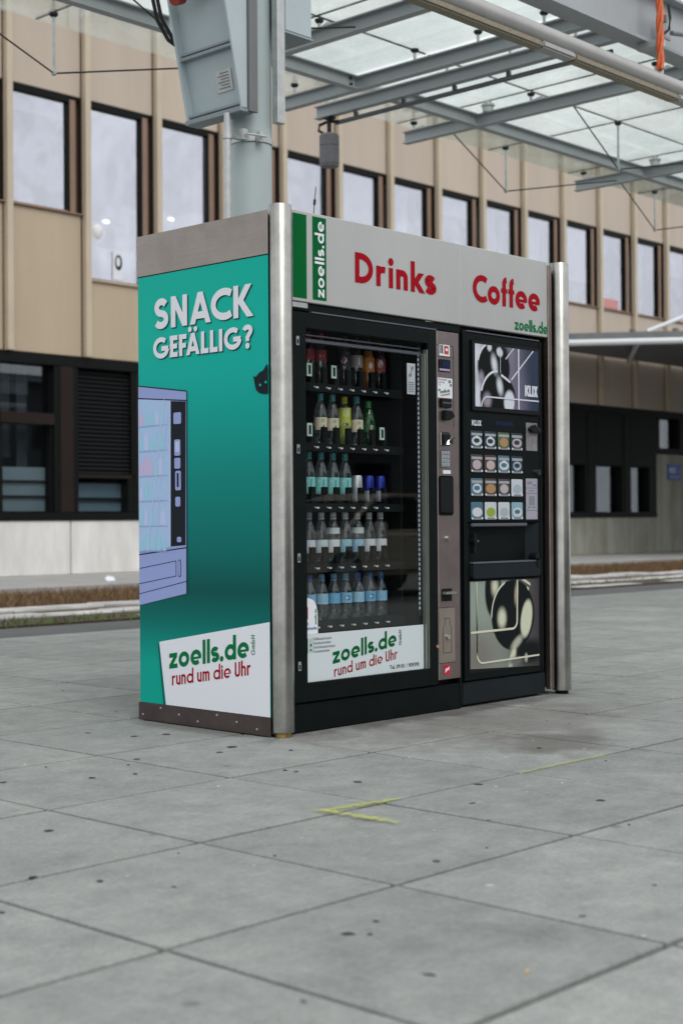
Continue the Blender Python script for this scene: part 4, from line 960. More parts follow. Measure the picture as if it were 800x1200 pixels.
side('drawn_gleam', [[(.845, .80), (.838, .80), (.712, 1.51), (.72, 1.51)], [(.79, .81), (.786, .81), (.694, 1.42), (.694, 1.44)]], .0042, 'peril')
# white address sheet at the panel's foot
side('sheet_shadow', [[(.767, .376), (.721, .0875), (.735, .0875), (.772, .36)]], .0018, mat('print_teal_dark', (.0, .11, .095), .45, spec=.1))
side('address_sheet', [[(.762, .378), (.020, .5015), (.020, .0875), (.716, .0875)]], .0022, 'white')
SL = .158
lettering('lettering', 'zoells.de', PS, -.69, .256, -.150, .104, .0030, 'green2', sp, t=.195, gap=.065, slope=SL)
lettering('lettering', 'rund um die Uhr', PS, -.672, .180, -.141, .066, .0030, 'redp', sp, t=.15, gap=.09, slope=SL)
lettering('lettering', 'GmbH', PS, -.113, .352, -.025, .024, .0030, 'green2', sp, t=.16, gap=.12, vertical=True)
# black cat's head looking in from the front edge
ct_ = side('cat_silhouette', [[(.113, 1.578), (.098, 1.572), (.075, 1.590), (.050, 1.598), (.034, 1.618), (.024, 1.622), (.020, 1.60), (.020, 1.493), (.045, 1.493), (.075, 1.499), (.096, 1.514), (.104, 1.538)]], .0022, 'ink')
side('cat_eye', [[(-u, v) for u, v in ell(-.070, 1.535, .007, .006, 10)], [(-u, v) for u, v in ell(-.034, 1.545, .007, .006, 10)]], .0030, 'teal')
# fascia sign
SY = .0
fa = part('fascia', MB().box(.078, 1.2485, SY, SY+.03, 1.912, 2.315), 'signalu', ki, bevel=.003, seg=1)
fb = part('fascia', MB().box(1.2515, 2.0, SY, SY+.03, 1.912, 2.315), 'signalu', ki, bevel=.003, seg=1)
part('fascia_seam', MB().box(1.2487, 1.2513, SY+.004, SY+.03, 1.913, 2.314), 'white', ki)
part('end_bar', MB().box(2.002, 2.035, SY-.004, SY+.03, .03, 2.30), 'bar', ki, bevel=.003, seg=1)
part('gap_bar', MB().box(2.037, 2.062, SY+.03, SY+.05, .03, 2.28), 'mach', ki)
FS = plane_front(SY)
sheet('green_bar', [rect(.078, .165, 1.927, 2.300)], FS, .0012, 'green', fa)
sheet('green_bar', [rect(.203, .291, 1.929, 2.301)], FS, .0012, 'green', fa)
lettering('lettering', 'zoells.de', FS, .276, 1.942, .618, .058, .0026, 'white', fa, t=.19, gap=.07, vertical=True)
lettering('lettering', 'Drinks', FS, .478, 2.037, 1.064, .140, .0016, 'redp', fa, t=.215, gap=.08)
lettering('lettering', 'Coffee', FS, 1.354, 2.040, 1.932, .140, .0016, 'redp', fb, t=.215, gap=.05)
lettering('lettering', 'zoells.de', FS, 1.708, 1.928, 2.0, .060, .0016, 'green2', fb, t=.19, gap=.07)
part('bracket', MB().box(.078, .175, SY+.002, SY+.02, 1.885, 1.908), 'galv', ki, bevel=.002)
an = thing('antenna', 'thin black whip antenna standing on the kiosk roof', 'antenna', (.33, .12, 2.286))
part('whip', MB().tube((.33, .12, 2.30), (.352, .12, 2.475), .0022, 6), 'rubber', an); part('coil', MB().tube((.341, .12, 2.39), (.345, .12, 2.415), .006, 8), 'rubber', an); part('foot', MB().tube((.33, .12, 2.286), (.33, .12, 2.30), .015, 10), 'rubber', an)

# =================================================================== DRINKS MACHINE
MX0, MX1, MT = .060, 1.262, 1.898
dm = thing('drinks_vending_machine', 'black glass fronted drinks vending machine full of bottles and cans', 'vending machine', (.66, .4, 0))
GX0, GX1, GZ0, GZ1 = .163, .985, .22, 1.798
FY = .004
part('cabinet', MB().box(MX0, .12, .05, .84, .03, MT-.02).box(1.245, MX1, .05, .84, .03, MT-.02).box(.12, 1.245, .70, .84, .03, MT-.02).box(.12, 1.245, .05, .70, 1.84, MT-.02).box(.12, 1.245, .05, .70, .03, .20), 'mach', dm)
part('liner', MB().box(.121, .135, .06, .70, .20, 1.84).box(1.075, 1.09, .06, .70, .20, 1.84).box(.135, 1.075, .66, .69, .20, 1.84), 'mach2', dm)
part('plinth', MB().box(MX0, MX1, .014, .05, .0, .128), 'mach', dm, bevel=.004)
df = part('door_frame', MB().box(.075, GX0, FY, .05, .135, 1.868).box(GX1+.022, 1.072, FY, .05, .135, 1.868).box(GX0, GX1+.022, FY, .05, GZ1, 1.868).box(GX0, GX1+.022, FY, .05, .135, GZ0), 'mach', dm, bevel=.003, seg=1)
part('top_trim', MB().box(.20, 1.07, FY-.002, .03, 1.8685, 1.8745), 'plasl', dm)
part('top_panel', MB().box(MX0+.02, MX1, .012, .05, 1.875, MT+.008), 'mach', dm)
part('glass', MB().box(GX0, GX1, .026, .032, GZ0, GZ1), 'doorglass', dm)
part('edge_strip', MB().box(GX1, GX1+.006, .006, .03, GZ0, GZ1-.05).box(GX1+.014, GX1+.0215, .006, .03, GZ0, GZ1-.03), 'edge', dm)
part('inner_rail', MB().box(GX0, GX1, .034, .06, 1.742, 1.756).box(GX0, GX1, .034, .05, 1.77, 1.776), 'plasl', dm)
for z in (1.737, 1.258, .776, .298):
    h_ = part('hinge', MB().box(.096, .118, FY-.004, FY, z-.022, z+.022), 'keypad', dm, bevel=.002); part('slot', MB().box(.103, .111, FY-.0055, FY-.004, z-.013, z+.006), 'ink', h_)
part('rivet', MB().tube((.073, .0145, .139), (.073, .009, .139), .006, 8), 'galv', dm)
# control strip
st = part('control_strip', MB().box(1.074, 1.244, FY-.001, .05, .155, 1.868), 'strip', dm, bevel=.003, seg=1)
part('split_line', MB().box(1.2455, 1.262, .012, .05, .03, 1.875), 'mach', dm)
CF = plane_front(FY-.001)
for q_ in ((1.199, 1.202, 1.40, 1.796), (1.075, 1.2, 1.797, 1.80), (1.075, 1.198, 1.742, 1.744), (1.075, 1.2, .508, .510), (1.075, 1.2, .236, .238)): part('seam', MB().box(q_[0], q_[1], FY-.0016, FY, q_[2], q_[3]), 'ink', st)
k_ = sheet('sticker', [rect(1.091, 1.172, 1.747, 1.802)], CF, .0012, 'white', st)
sheet('sticker_print', [rect(1.096, 1.103, 1.758, 1.80), rect(1.108, 1.118, 1.758, 1.80)], CF, .0018, 'ink', k_); sheet('sticker_red', [rect(1.128, 1.162, 1.756, 1.797)], CF, .0018, mat('sticker_red', (.5, .04, .03), .4), k_); sheet('sticker_dot', [rect(1.138, 1.155, 1.772, 1.785)], CF, .0024, 'white', k_)
d_ = part('display', MB().box(1.086, 1.175, FY-.005, FY-.001, 1.668, 1.729), 'plas', st, bevel=.002); sheet('screen', [rect(1.11, 1.170, 1.690, 1.722)], plane_front(FY-.005), .0012, 'lcd', d_)
sheet('coin_symbols', [ell(1.094+.0165*i, 1.678, .0062, .0062, 10) for i in range(5)], plane_front(FY-.005), .0012, 'pinkp', d_)
k_ = sheet('notice', [rect(1.077, 1.191, 1.540, 1.638)], CF, .0012, 'white', st)
small_text('notice_print', 'Wechselgeld\nStoerung\nTel.', CF, 1.081, 1.626, .013, .0020, 'grey', k_)
sheet('notice_marks', [rect(1.158, 1.180, 1.615, 1.630), rect(1.17, 1.186, 1.598, 1.612), rect(1.080, 1.098, 1.572, 1.583)], CF, .0020, 'grey', k_)
lettering('lettering', 'zoells.de', CF, 1.094, 1.560, 1.170, .017, .0022, 'green2', k_, t=.19, slope=.16); lettering('lettering', 'rund um die Uhr', CF, 1.100, 1.547, 1.172, .010, .0022, 'redp', k_, t=.15, slope=.16)
r_ = part('card_reader', MB().box(1.092, 1.173, FY-.014, FY-.001, 1.492, 1.536), 'plas', st, bevel=.003); part('slot', MB().box(1.1, 1.168, FY-.0155, FY-.0135, 1.512, 1.518), 'plasl', r_)
part('coin_chute', MB().prism([(1.108, 1.430), (1.15, 1.430), (1.190, 1.452), (1.165, 1.478), (1.110, 1.478)], CF, 0, .022), 'plas', st, bevel=.003)
cm = part('coin_slot', MB().box(1.095, 1.165, FY-.006, FY-.001, 1.305, 1.372), 'chrome', st, bevel=.004); part('slot_cover', MB().prism([(1.10, 1.36), (1.16, 1.36), (1.155, 1.335), (1.135, 1.33), (1.128, 1.308), (1.112, 1.308), (1.108, 1.335)], plane_front(FY-.006), 0, .008), 'plas', cm); part('lever', MB().prism([(1.15, 1.312), (1.175, 1.312), (1.178, 1.335), (1.19, 1.346), (1.185, 1.352), (1.165, 1.34)], plane_front(FY-.006), 0, .01), 'chrome', cm)
kp = part('keypad', MB().box(1.097, 1.167, FY-.005, FY-.001, 1.197, 1.281), 'keypad', st, bevel=.003)
for i in range(3):
    for j in range(4): part('key', MB().box(1.1025+.0215*i, 1.1185+.0215*i, FY-.008, FY-.005, 1.203+.0195*j, 1.2175+.0195*j), 'keypad', kp, bevel=.0015, seg=1)
sheet('label', [rect(1.113, 1.173, 1.167, 1.185)], CF, .0012, 'white', st)
part('change_pocket', MB().prism(rrect(1.079, 1.191, .962, 1.157, .015), CF, -.0, .0035), 'pblack', st); part('pocket_flap', MB().prism(rrect(1.085, 1.185, .975, 1.15, .012), plane_front(FY-.0045), 0, .004), 'plas', st, bevel=.003)
part('lock', MB().tube((1.146, FY-.001, .848), (1.146, FY-.012, .848), .013, 14), 'chrome', st, smooth=40)
hd_ = part('handle_recess', MB().box(1.096, 1.176, FY-.003, FY-.001, .540, .602), 'plas', st, bevel=.002); part('handle', MB().box(1.098, 1.186, FY-.03, FY-.003, .575, .588), 'chrome', hd_, bevel=.004)
part('service_plate', MB().box(1.076, 1.198, FY-.0024, FY-.001, .239, .507), mat('plate_steel', (.30, .26, .225), .5, metal=.6, var=.1), st)
part('plate_lines', MB().box(1.104, 1.106, FY-.0032, FY-.0024, .288, .42).box(1.168, 1.170, FY-.0032, FY-.0024, .288, .42).box(1.104, 1.170, FY-.0032, FY-.0024, .286, .288).box(1.118, 1.158, FY-.0032, FY-.0024, .455, .457).box(1.118, 1.12, FY-.0032, FY-.0024, .42, .455).box(1.156, 1.158, FY-.0032, FY-.0024, .42, .455), 'ink', st)
part('lock', MB().tube((1.138, FY-.0024, .365), (1.138, FY-.014, .365), .012, 14), 'chrome', st, smooth=40)
k_ = sheet('red_emblem', [rrect(1.110, 1.160, .180, .226, .006)], CF, .0014, mat('emblem_red', (.55, .01, .02), .4), st); sheet('emblem_mark', [[(1.119, .188), (1.136, .200), (1.150, .202), (1.152, .220), (1.143, .212), (1.121, .208)]], CF, .0022, 'white', k_)
part('indicator', MB().tube((1.062, FY, .322), (1.062, FY-.006, .322), .008, 12), mat('amber_indicator', (.55, .22, .08), .4), dm, smooth=40)
# printed panel on the door foot
PG = plane_front(.0255)
wp = part('door_print', MB().box(GX0, .979, .020, .0255, GZ0, .433), 'signwhite', dm)
PG = plane_front(.020)
lettering('lettering', 'zoells.de', PG, .338, .290, .778, .078, .0012, 'green', wp, t=.195, gap=.065, slope=.126)
lettering('lettering', 'rund um die Uhr', PG, .346, .231, .783, .050, .0012, mat('door_red', (.30, .02, .025), .45), wp, t=.15, gap=.09, slope=.117)
lettering('lettering', 'GmbH', PG, .813, .345, .885, .019, .0012, 'green', wp, t=.16, gap=.12, vertical=True)
sheet('green_bar', [rect(.163, .178, .350, .415), rect(.190, .1915, .350, .415), rect(.202, .2035, .350, .415), rect(.193, .2005, .38, .39), rect(.193, .2005, .36, .366)], PG, .0012, 'green', wp)
small_text('small_print', 'Kaffeeautomaten\nSnackautomaten\nGetr\u00e4nkeautomaten\nFotoautomaten', PG, .211, .405, .0185, .0012, 'grey', wp, stretch=.95)
small_text('small_print', 'Tel. 09101 / 909390', PG, .727, .236, .0265, .0012, 'ink', wp)
bb = sheet('bubble_sticker', [[(.164, .434), (.248, .434), (.246, .53), (.238, .562), (.222, .583), (.195, .594), (.164, .597)]], plane_front(.0255), .0012, 'white', dm)
sheet('sticker_bottle', [rect(.166, .184, .50, .555), rect(.166, .178, .56, .575)], plane_front(.0255), .0022, mat('sticker_cola', (.4, .02, .03), .4), bb); small_text('sticker_print', 'die\nGetraenke', plane_front(.0255), .166, .475, .022, .0022, mat('sticker_blue', (.03, .12, .3), .5), bb, stretch=.8)
lettering('lettering', 'zoells.de', plane_front(.0255), .239, .475, .31, .013, .0022, 'green2', bb, t=.19, vertical=True)
nt_ = sheet('paper_note', [rect(.884, .945, 1.548, 1.697)], plane_front(.0335), 0, 'paper', dm); 
sheet('note_print', [rect(.890, .932, 1.56+.011*i, 1.563+.011*i) for i in range(5)]+[[(.90, 1.63), (.904, 1.63), (.928, 1.685), (.922, 1.685)], ell(.905, 1.64, .01, .008, 8), ell(.92, 1.675, .009, .007, 8)], plane_front(.0325), .0022, 'grey', nt_)
# shelves with tags, dividers and price cards
LANE = [.352, .434, .515, .598, .683, .766, .848]
SHELF = [1.572, 1.298, 1.021, .744, .474]
for si, z in enumerate(SHELF):
    sh = part('shelf', MB().box(.138, .93, .115, .64, z-.012, z-.002).box(.138, .93, .100, .114, z-.040, z-.002), 'mach2', dm)
    for li in range(7):
        tx = .320+.0805*li
        part('price_tag', MB().box(tx-.010, tx-.004, .0975, .0995, z-.022, z-.017).box(tx+.002, tx+.018, .0975, .0995, z-.026, z-.018), mat('tag_white', (.62, .62, .64), .5), sh)
        if si < 4: part('lane_divider', MB().box(LANE[li]-.046, LANE[li]-.018, .116, .135, z, z+.075), 'mach', sh)
    for li in {0: (0, 2), 1: (0, 6), 2: (), 3: (), 4: ()}[si]:
        c_ = part('price_card', MB().box(LANE[li]-.075, LANE[li]-.041, .112, .1145, z+.028, z+.088), 'card', sh); part('card_window', MB().box(LANE[li]-.064, LANE[li]-.050, .1105, .1119, z+.038, z+.078), 'ink', c_)
part('shelf_side', MB().box(.931, .945, .12, .64, .25, 1.80), 'mach2', dm)
ls = part('led_rail', MB().box(1.052, 1.066, .096, .112, .47, 1.80), 'plasl', dm)
lb = MB(); z = .50
while z < 1.77: lb.box(1.050, 1.0518, .101, .107, z, z+.014); z += .024
part('led', lb, 'led', ls)

# ------------------------------------------------------------------ bottles and cans on the shelves
def glasslike(name, tint, gl=.03): return glassmat(name, tint, gl, (1, 1, 1), .04)
M['pet'] = glassmat('clear_plastic', (.90, .93, .95), .03, rough=.08, film=.10, filmcol=(.62, .68, .72), filmscale=55.0); M['petg'] = glassmat('green_plastic', (.10, .50, .18), .03, rough=.08, film=.30, filmcol=(.03, .42, .12), filmscale=40.0)  # pale film in the clear plastic stands in for its milky highlights
M['cola'] = mat('cola', (.018, .008, .006), .12); M['orangeade'] = mat('orangeade', (.42, .12, .01), .15); M['lemon'] = mat('lemon_drink', (.42, .45, .06), .18); M['water'] = glasslike('water', (.86, .90, .92), -.04)
CAPC = {'teal': (.07, .36, .40), 'yellow': (.50, .45, .02), 'green': (.02, .30, .07), 'white': (.66, .68, .70), 'lblue': (.16, .40, .62), 'blue': (.02, .13, .40), 'black': (.02, .02, .02), 'red': (.35, .03, .04), 'lilac': (.5, .5, .66)}
def cmat(nm, c): return mat('colour_'+nm, c, .45)
PROF = [(.0, 0), (.026, 0), (.031, .006), (.0315, .05), (.030, .058), (.0315, .066), (.0315, .125), (.0295, .150), (.022, .180), (.0145, .200), (.0125, .208), (.0125, .216)]
def rp(h, rs=1.0): return [(r*rs, z*h/.216) for r, z in PROF]
MESH = {}
def bottle(x, y, z, label, h=.216, cap='teal', liquid=None, bodym='pet', bands=(), marks=(), rs=1.0, text=None, group=None):
    key = (h, rs)
    if key not in MESH:
        MESH[key] = (MB().lathe(rp(h, rs), 20).mesh('body', smooth=50),
                     MB().lathe([(r*.955, zz*.985+.0015) for r, zz in rp(h, rs)[:9]]+[(0, .8*h)], 16).mesh('liquid', smooth=50),
                     MB().lathe([(.0145, 0), (.0150, .002), (.0150, .019), (.013, .021), (0, .021)], 14, (0, 0, h)).mesh('cap', smooth=35),
                     MB().lathe([(.0135, h-.012), (.0155, h-.010), (.0155, h-.004), (.0135, h-.002)], 14).mesh('neck_ring', smooth=35))
    t = thing('drink_bottle', label, 'bottle', (x, y, z), 'bottles in the drinks machine')
    me = MESH[key]
    link('body', me[0], bodym, t)
    if liquid: link('liquid', me[1], liquid, t)
    link('cap', me[2], cmat(cap, CAPC[cap]), t); link('neck_ring', me[3], cmat(cap, CAPC[cap]), t)
    lab = None
    for (z0, z1, cn_, c_) in bands:
        k2 = ('band', z0, z1, h, rs)
        if k2 not in MESH: MESH[k2] = MB().lathe([(.0322*rs, z0*h), (.0322*rs, z1*h)], 20).mesh('label', smooth=60)
        me2 = MESH[k2].copy() if MESH[k2].materials else MESH[k2]
        me2.materials.clear(); lab = link('label', me2, cmat(cn_, c_), t)
    for (kind, az, zc, a, b, cn_, c_, lift) in marks:      # printed shapes wrapped round the label, az in degrees (-90 faces the glass)
        pts = ell(0, 0, a, b, 14) if kind == 'o' else rect(-a, a, -b, b) if kind == 'r' else [(-a, -b), (-a*.3, b), (a, b), (a*.3, -b)]
        rr = (.0322+lift)*rs
        mb = MB().add([(rr*math.cos(R(az)+u/rr), rr*math.sin(R(az)+u/rr), zc*h+v) for u, v in pts], [tuple(range(len(pts)))])
        link('label_mark', mb.mesh('label_mark'), cmat(cn_, c_), lab if lab else t)
    return t
def can(x, y, z, label, c1, c2, n1, n2):
    t = thing('drink_can', label, 'can', (x, y, z), 'slim cans on the middle shelf')
    link('body', MB().lathe([(.0, .0), (.022, .0), (.0265, .006), (.0265, .122), (.023, .131), (.0225, .134), (.021, .131), (.0, .131)], 20).mesh('body', smooth=40), mat('can_'+n1, c1, .3, metal=.55), t)
    link('lower_print', MB().lathe([(.0268, .010), (.0268, .062)], 20).mesh('lower_print', smooth=60), mat('can_'+n2, c2, .3, metal=.55), t)
    link('emblem', MB().add([(.0272*math.cos(R(-105)+u/.027), .0272*math.sin(R(-105)+u/.027), .066+v) for u, v in ell(0, 0, .012, .008, 10)], [tuple(range(10))]).mesh('emblem'), cmat('emblemred', (.4, .03, .05)), t)
BYY = .18
WH, CRM = ('white', (.66, .68, .70)), ('cream', (.62, .56, .42))
z = SHELF[0]
REDL = [(.50, .72, 'colared', (.30, .02, .035))]
bottle(LANE[0], BYY, z, 'cola bottle with red label, leftmost on the top shelf', .222, 'red', 'cola', bands=REDL)
bottle(LANE[1], BYY, z, 'cola bottle with red label, second on the top shelf', .222, 'red', 'cola', bands=REDL, marks=[('r', -120, .6, .010, .006, 'pinkw', (.6, .4, .42), .0006)])
bottle(LANE[3], BYY, z, 'dark cola bottle with round red, white and blue emblem on top shelf', .222, 'black', 'cola', bands=[(.44, .68, 'navydark', (.012, .014, .03))],
       marks=[('o', -135, .56, .015, .015, *WH, .0006), ('o', -141, .58, .0115, .010, 'emblemred', (.4, .03, .05), .0012), ('r', -131, .52, .010, .0035, 'emblemblue', (.03, .07, .3), .0012)])
bottle(LANE[4], BYY, z, 'dark bottle with white and orange swirled label on the top shelf', .222, 'black', 'cola', bands=[(.44, .70, 'mixgrey', (.36, .30, .30))],
       marks=[('s', -130, .62, .018, .010, 'mixred', (.33, .05, .04), .0006), ('s', -130, .50, .020, .009, 'mixorange', (.55, .20, .03), .0006), ('r', -112, .57, .006, .018, *WH, .0010)])
bottle(LANE[5], BYY, z, 'orange soda bottle with orange label on the top shelf', .222, 'black', 'orangeade', bands=[(.38, .68, 'orange', (.55, .19, .02))],
       marks=[('o', -112, .50, .010, .016, *WH, .0006), ('s', -118, .42, .016, .006, 'mixred', (.33, .05, .04), .0010)])
bottle(LANE[6], BYY, z, 'dark bottle with red and white label, rightmost on the top shelf', .222, 'black', 'cola', bands=[(.40, .68, 'redbrown', (.30, .05, .04))],
       marks=[('o', -125, .56, .013, .020, *WH, .0006), ('s', -122, .50, .008, .010, 'mixred', (.33, .05, .04), .0012)])
z = SHELF[1]
for li, pos in ((1, 'leftmost on the second shelf'), (2, 'beside the yellow capped bottle, its left'), (4, 'between yellow capped and green bottles')):
    bottle(LANE[li], BYY, z, 'clear teal capped bottle with cream fruit label, '+pos, .214, 'teal', 'water', bands=[(.30, .57, *CRM)],
           marks=[('s', -150, .49, .016, .008, 'fruitred', (.40, .10, .04), .0006), ('o', -112, .50, .009, .010, 'leafgreen', (.30, .42, .24), .0006), ('r', -125, .42, .03, .0014, 'fruitred', (.40, .10, .04), .0008), ('s', -110, .36, .006, .010, 'ink2', (.03, .04, .03), .0008)])
bottle(LANE[3], BYY, z, 'yellow capped lemon drink bottle with yellow green label on the second shelf', .208, 'yellow', 'lemon', bands=[(.42, .84, 'lemonl', (.40, .44, .06))],
       marks=[('o', -120, .72, .014, .018, 'palegreen', (.50, .55, .30), .0006), ('r', -120, .60, .018, .003, 'ink2', (.03, .04, .03), .0008), ('o', -125, .46, .016, .008, 'berry', (.03, .05, .2), .0008)], rs=.98)
bottle(LANE[5], BYY, z, 'bright green plastic soda bottle on the second shelf', .196, 'green', None, 'petg', bands=[(.34, .52, 'dgreen', (.01, .09, .03))],
       marks=[('s', -112, .42, .009, .016, 'pinkw', (.6, .4, .42), .0006)], rs=1.06)
z = SHELF[2]
AQ = ('aqual', (.22, .55, .53))
for li, pos in ((0, 'leftmost'), (1, 'second'), (2, 'third'), (3, 'fourth, beside cans')):
    bottle(LANE[li], BYY, z, 'water bottle with teal cap and aqua label on the middle shelf, '+pos, .216, 'teal', 'water', bands=[(.20, .56, *AQ)],
           marks=[('r', -118, .225, .022, .0022, 'ink2', (.03, .04, .03), .0006), ('s', -112, .40, .004, .024, 'seablue', (.03, .22, .30), .0006), ('o', -150, .48, .008, .007, 'paleaqua', (.36, .62, .60), .0006)])
SILV = (.55, .57, .60); BLU = (.02, .04, .30)
can(LANE[4], BYY, z, 'mostly silver slim can, left one beside the water bottles', SILV, SILV, 'silver', 'silver')
can(LANE[5], BYY, z, 'blue and silver slim can, middle one of the three cans', BLU, SILV, 'blue', 'silver')
can(LANE[6], BYY, z, 'blue and silver slim can, rightmost of the three cans', BLU, SILV, 'blue', 'silver')
z = SHELF[3]
for li, (cap_, lc, ln, red, pos) in enumerate((('lilac', (.55, .60, .66), 'palel', False, 'leftmost'), ('white', (.50, .60, .64), 'palel2', False, 'second from left'), ('white', (.66, .68, .70), 'white', True, 'third from left'), ('white', (.26, .48, .58), 'blab', False, 'fourth from left'),
                                             ('white', (.26, .46, .60), 'blab2', False, 'fifth from left'), ('white', (.60, .64, .66), 'wlab', True, 'sixth from left'), ('white', (.60, .63, .66), 'wlab2', True, 'rightmost'))):
    mk = [('o', -125, .70, .015, .014, *WH, .0002)]
    mk = [('r', -115, .33, .014, .0016, 'fruitred', (.40, .10, .04), .0006), ('r', -115, .24, .014, .002, 'fruitred', (.40, .10, .04), .0006)] if li == 2 else [('r', -112, .36, .010, .004, 'greyb', (.2, .26, .36), .0006)]
    bottle(LANE[li], BYY, z, '%s capped clear bottle with %s label on fourth shelf, %s' % ('lilac' if cap_ == 'lilac' else 'white', 'light blue' if ln.startswith('blab') else 'white', pos), .214, cap_, 'water', bands=[(.22, .50, ln, lc), (.63, .76, 'neckw', (.50, .55, .56))] if li in (2, 4) else [(.22, .50, ln, lc)], marks=mk+([('r', -115, .44, .02, .005, *WH, .0008)] if li in (3, 4) else []))
    if red: pass
z = SHELF[4]
for li, (cap_, pos) in enumerate((('blue', 'leftmost'), ('lblue', 'second from left'), ('lblue', 'third from left'), ('lblue', 'fourth from left'), ('blue', 'fifth from left'), ('blue', 'sixth from left'), ('blue', 'rightmost'))):
    mk = [('s', -118, .52, .016, .012, 'deepblue', (.03, .16, .45), .0006)] if li in (1, 4) else [('o', -118, .52, .017, .013, 'deepblue', (.03, .16, .45), .0006), ('r', -118, .52, .009, .004, *WH, .0010)] if li in (3, 5) else [('r', -116, .5, .012, .002, 'deepblue', (.03, .16, .45), .0006)]
    bottle(LANE[li], BYY, z, 'water bottle with %s cap and blue label on the bottom shelf, %s' % ('light blue' if cap_ == 'lblue' else 'dark blue', pos), .196, cap_, 'water', bands=[(.40, .64, 'bluelab%d' % (li % 3), ((.22, .45, .62), (.30, .52, .66), (.16, .40, .62))[li % 3])], marks=mk)

# =================================================================== COFFEE MACHINE
cmn = thing('coffee_vending_machine', 'black coffee vending machine with picture buttons and coffee bean photographs', 'vending machine', (1.63, .4, 0))
CX0, CX1 = 1.268, 1.995
CY = .006
part('cabinet', MB().box(CX0, CX1, .05, .84, .03, MT-.01), 'mach', cmn)
part('plinth', MB().box(CX0+.01, CX1-.01, .020, .05, .012, .125), 'machb', cmn, bevel=.004)
dr = part('door', MB().box(1.284, 1.305, CY, .05, .132, 1.885).box(1.935, 1.955, CY, .05, .132, 1.885).box(1.305, 1.935, CY+.004, .05, .925, 1.885).box(1.305, 1.935, CY+.004, .05, .132, .635).box(1.305, 1.330, CY+.004, .05, .635, .925).box(1.915, 1.935, CY+.004, .05, .635, .925), 'mach', cmn, bevel=.004, seg=1)
part('top_trim', MB().box(1.31, 1.93, CY-.002, .03, 1.8855, 1.891), 'plasl', cmn)
part('screen_bezel', MB().box(1.345, 1.930, CY-.006, CY+.004, 1.487, 1.850), 'plas', cmn, bevel=.006)
CP = plane_front(CY-.006)
MV, WT, BK = (.30, .27, .34), (.62, .66, .72), (.005, .007, .008)
M['pic1'] = photo_print('bean_photo_upper', (.22, .20, .27), (.03, .045, .08), (1.62, 1.86), [
    (1.66, 1.58, .12, .12, 0, .9, (.16, .14, .22)), (1.385, 1.76, .05, .10, 0, .8, WT), (1.39, 1.56, .03, .09, 0, .7, WT), (1.525, 1.72, .135, .125, 0, .06, BK), (1.56, 1.565, .150, .125, 0, .05, BK), (1.55, 1.80, .10, .05, 0, .3, BK),
    (1.53, 1.735, .022, .045, -.25, .7, WT), (1.575, 1.625, .022, .042, -.25, .7, WT), (1.468, 1.548, .032, .036, 0, .6, MV), (1.42, 1.66, .022, .03, 0, .7, MV), (1.49, 1.82, .018, .02, 0, .5, WT), (1.575, 1.80, .026, .022, .5, .35, WT), (1.655, 1.548, .045, .058, .1, .22, WT)])
pic = sheet('coffee_picture', [rect(1.370, 1.911, 1.512, 1.829)], CP, .0012, 'pic1', cmn)
def img(n_, polys, d, m_): return sheet(n_, polys, CP, d, m_, pic)
def clipx(p, a, b, c, d): return [(min(max(u, a), b), min(max(v, c), d)) for u, v in p]
def C(p): return clipx(p, 1.371, 1.910, 1.513, 1.828)
def arcband(cx, cy, r0, r1, a0, a1, n=16, sq=1.0):
    o_ = [(cx+r1*math.cos(R(a0+(a1-a0)*i/n)), cy+sq*r1*math.sin(R(a0+(a1-a0)*i/n))) for i in range(n+1)]; i_ = [(cx+r0*math.cos(R(a0+(a1-a0)*i/n)), cy+sq*r0*math.sin(R(a0+(a1-a0)*i/n))) for i in range(n+1)]
    return C(o_+i_[::-1])
img('rim_highlight', [arcband(1.525, 1.71, .132, .145, 95, 165), arcband(1.56, 1.555, .140, .152, 92, 165)], .0030, 'pale')
img('gloss_white', [C([(1.585, 1.690), (1.665, 1.655), (1.660, 1.645), (1.58, 1.678)])], .0036, 'pale')
img('line', [rect(1.728, 1.739, 1.513, 1.828), C([(1.665, 1.665), (1.858, 1.828), (1.868, 1.828), (1.672, 1.66)]), C([(1.62, 1.77), (1.688, 1.828), (1.696, 1.828), (1.625, 1.765)]), rect(1.47, 1.910, 1.561, 1.568), C([(1.575, 1.69), (1.578, 1.69), (1.578, 1.828), (1.575, 1.828)])], .0042, 'pale')
img('line', [arcband(1.47, 1.513, .048, .055, 90, 180)], .0042, 'pale')
lettering('logo', 'KLIX', CP, 1.785, 1.585, 1.898, .058, .0050, 'pale', pic, t=.25, gap=.02)
lettering('logo', 'KLIX', plane_front(CY+.004), 1.352, 1.415, 1.432, .028, .0014, 'pale', dr, t=.24, gap=.03)
sheet('display', [rect(1.55, 1.70, 1.425, 1.445)], plane_front(CY+.004), .0012, 'lcd', dr)
# picture buttons
BC = {'navy': (.010, .030, .055), 'blue': (.012, .085, .20), 'sky': (.06, .15, .22), 'brown': (.075, .032, .02), 'olive': (.07, .11, .045), 'violet': (.045, .042, .06), 'whit': (.52, .56, .60), 'aqua': (.22, .38, .46), 'lime': (.16, .26, .05), 'grey': (.12, .12, .13)}
BT = [[('navy', 'whit'), ('navy', 'whit'), ('olive', 'cup'), ('navy', 'pinkc')], [('violet', 'pinkc'), ('brown', 'pinkc'), ('sky', 'whit'), ('navy', 'palec')],
      [('sky', 'whit'), ('brown', 'cup'), ('violet', 'pinkc'), ('whit', 'palec')], [('blue', 'whit'), ('whit', 'limec'), ('whit', 'palec'), ('aqua', 'whit')]]
CC = {'whit': (.55, .59, .63), 'cup': (.36, .22, .11), 'pinkc': (.44, .38, .39), 'aqua': (.17, .31, .37), 'limec': (.26, .36, .03), 'palec': (.34, .42, .48)}
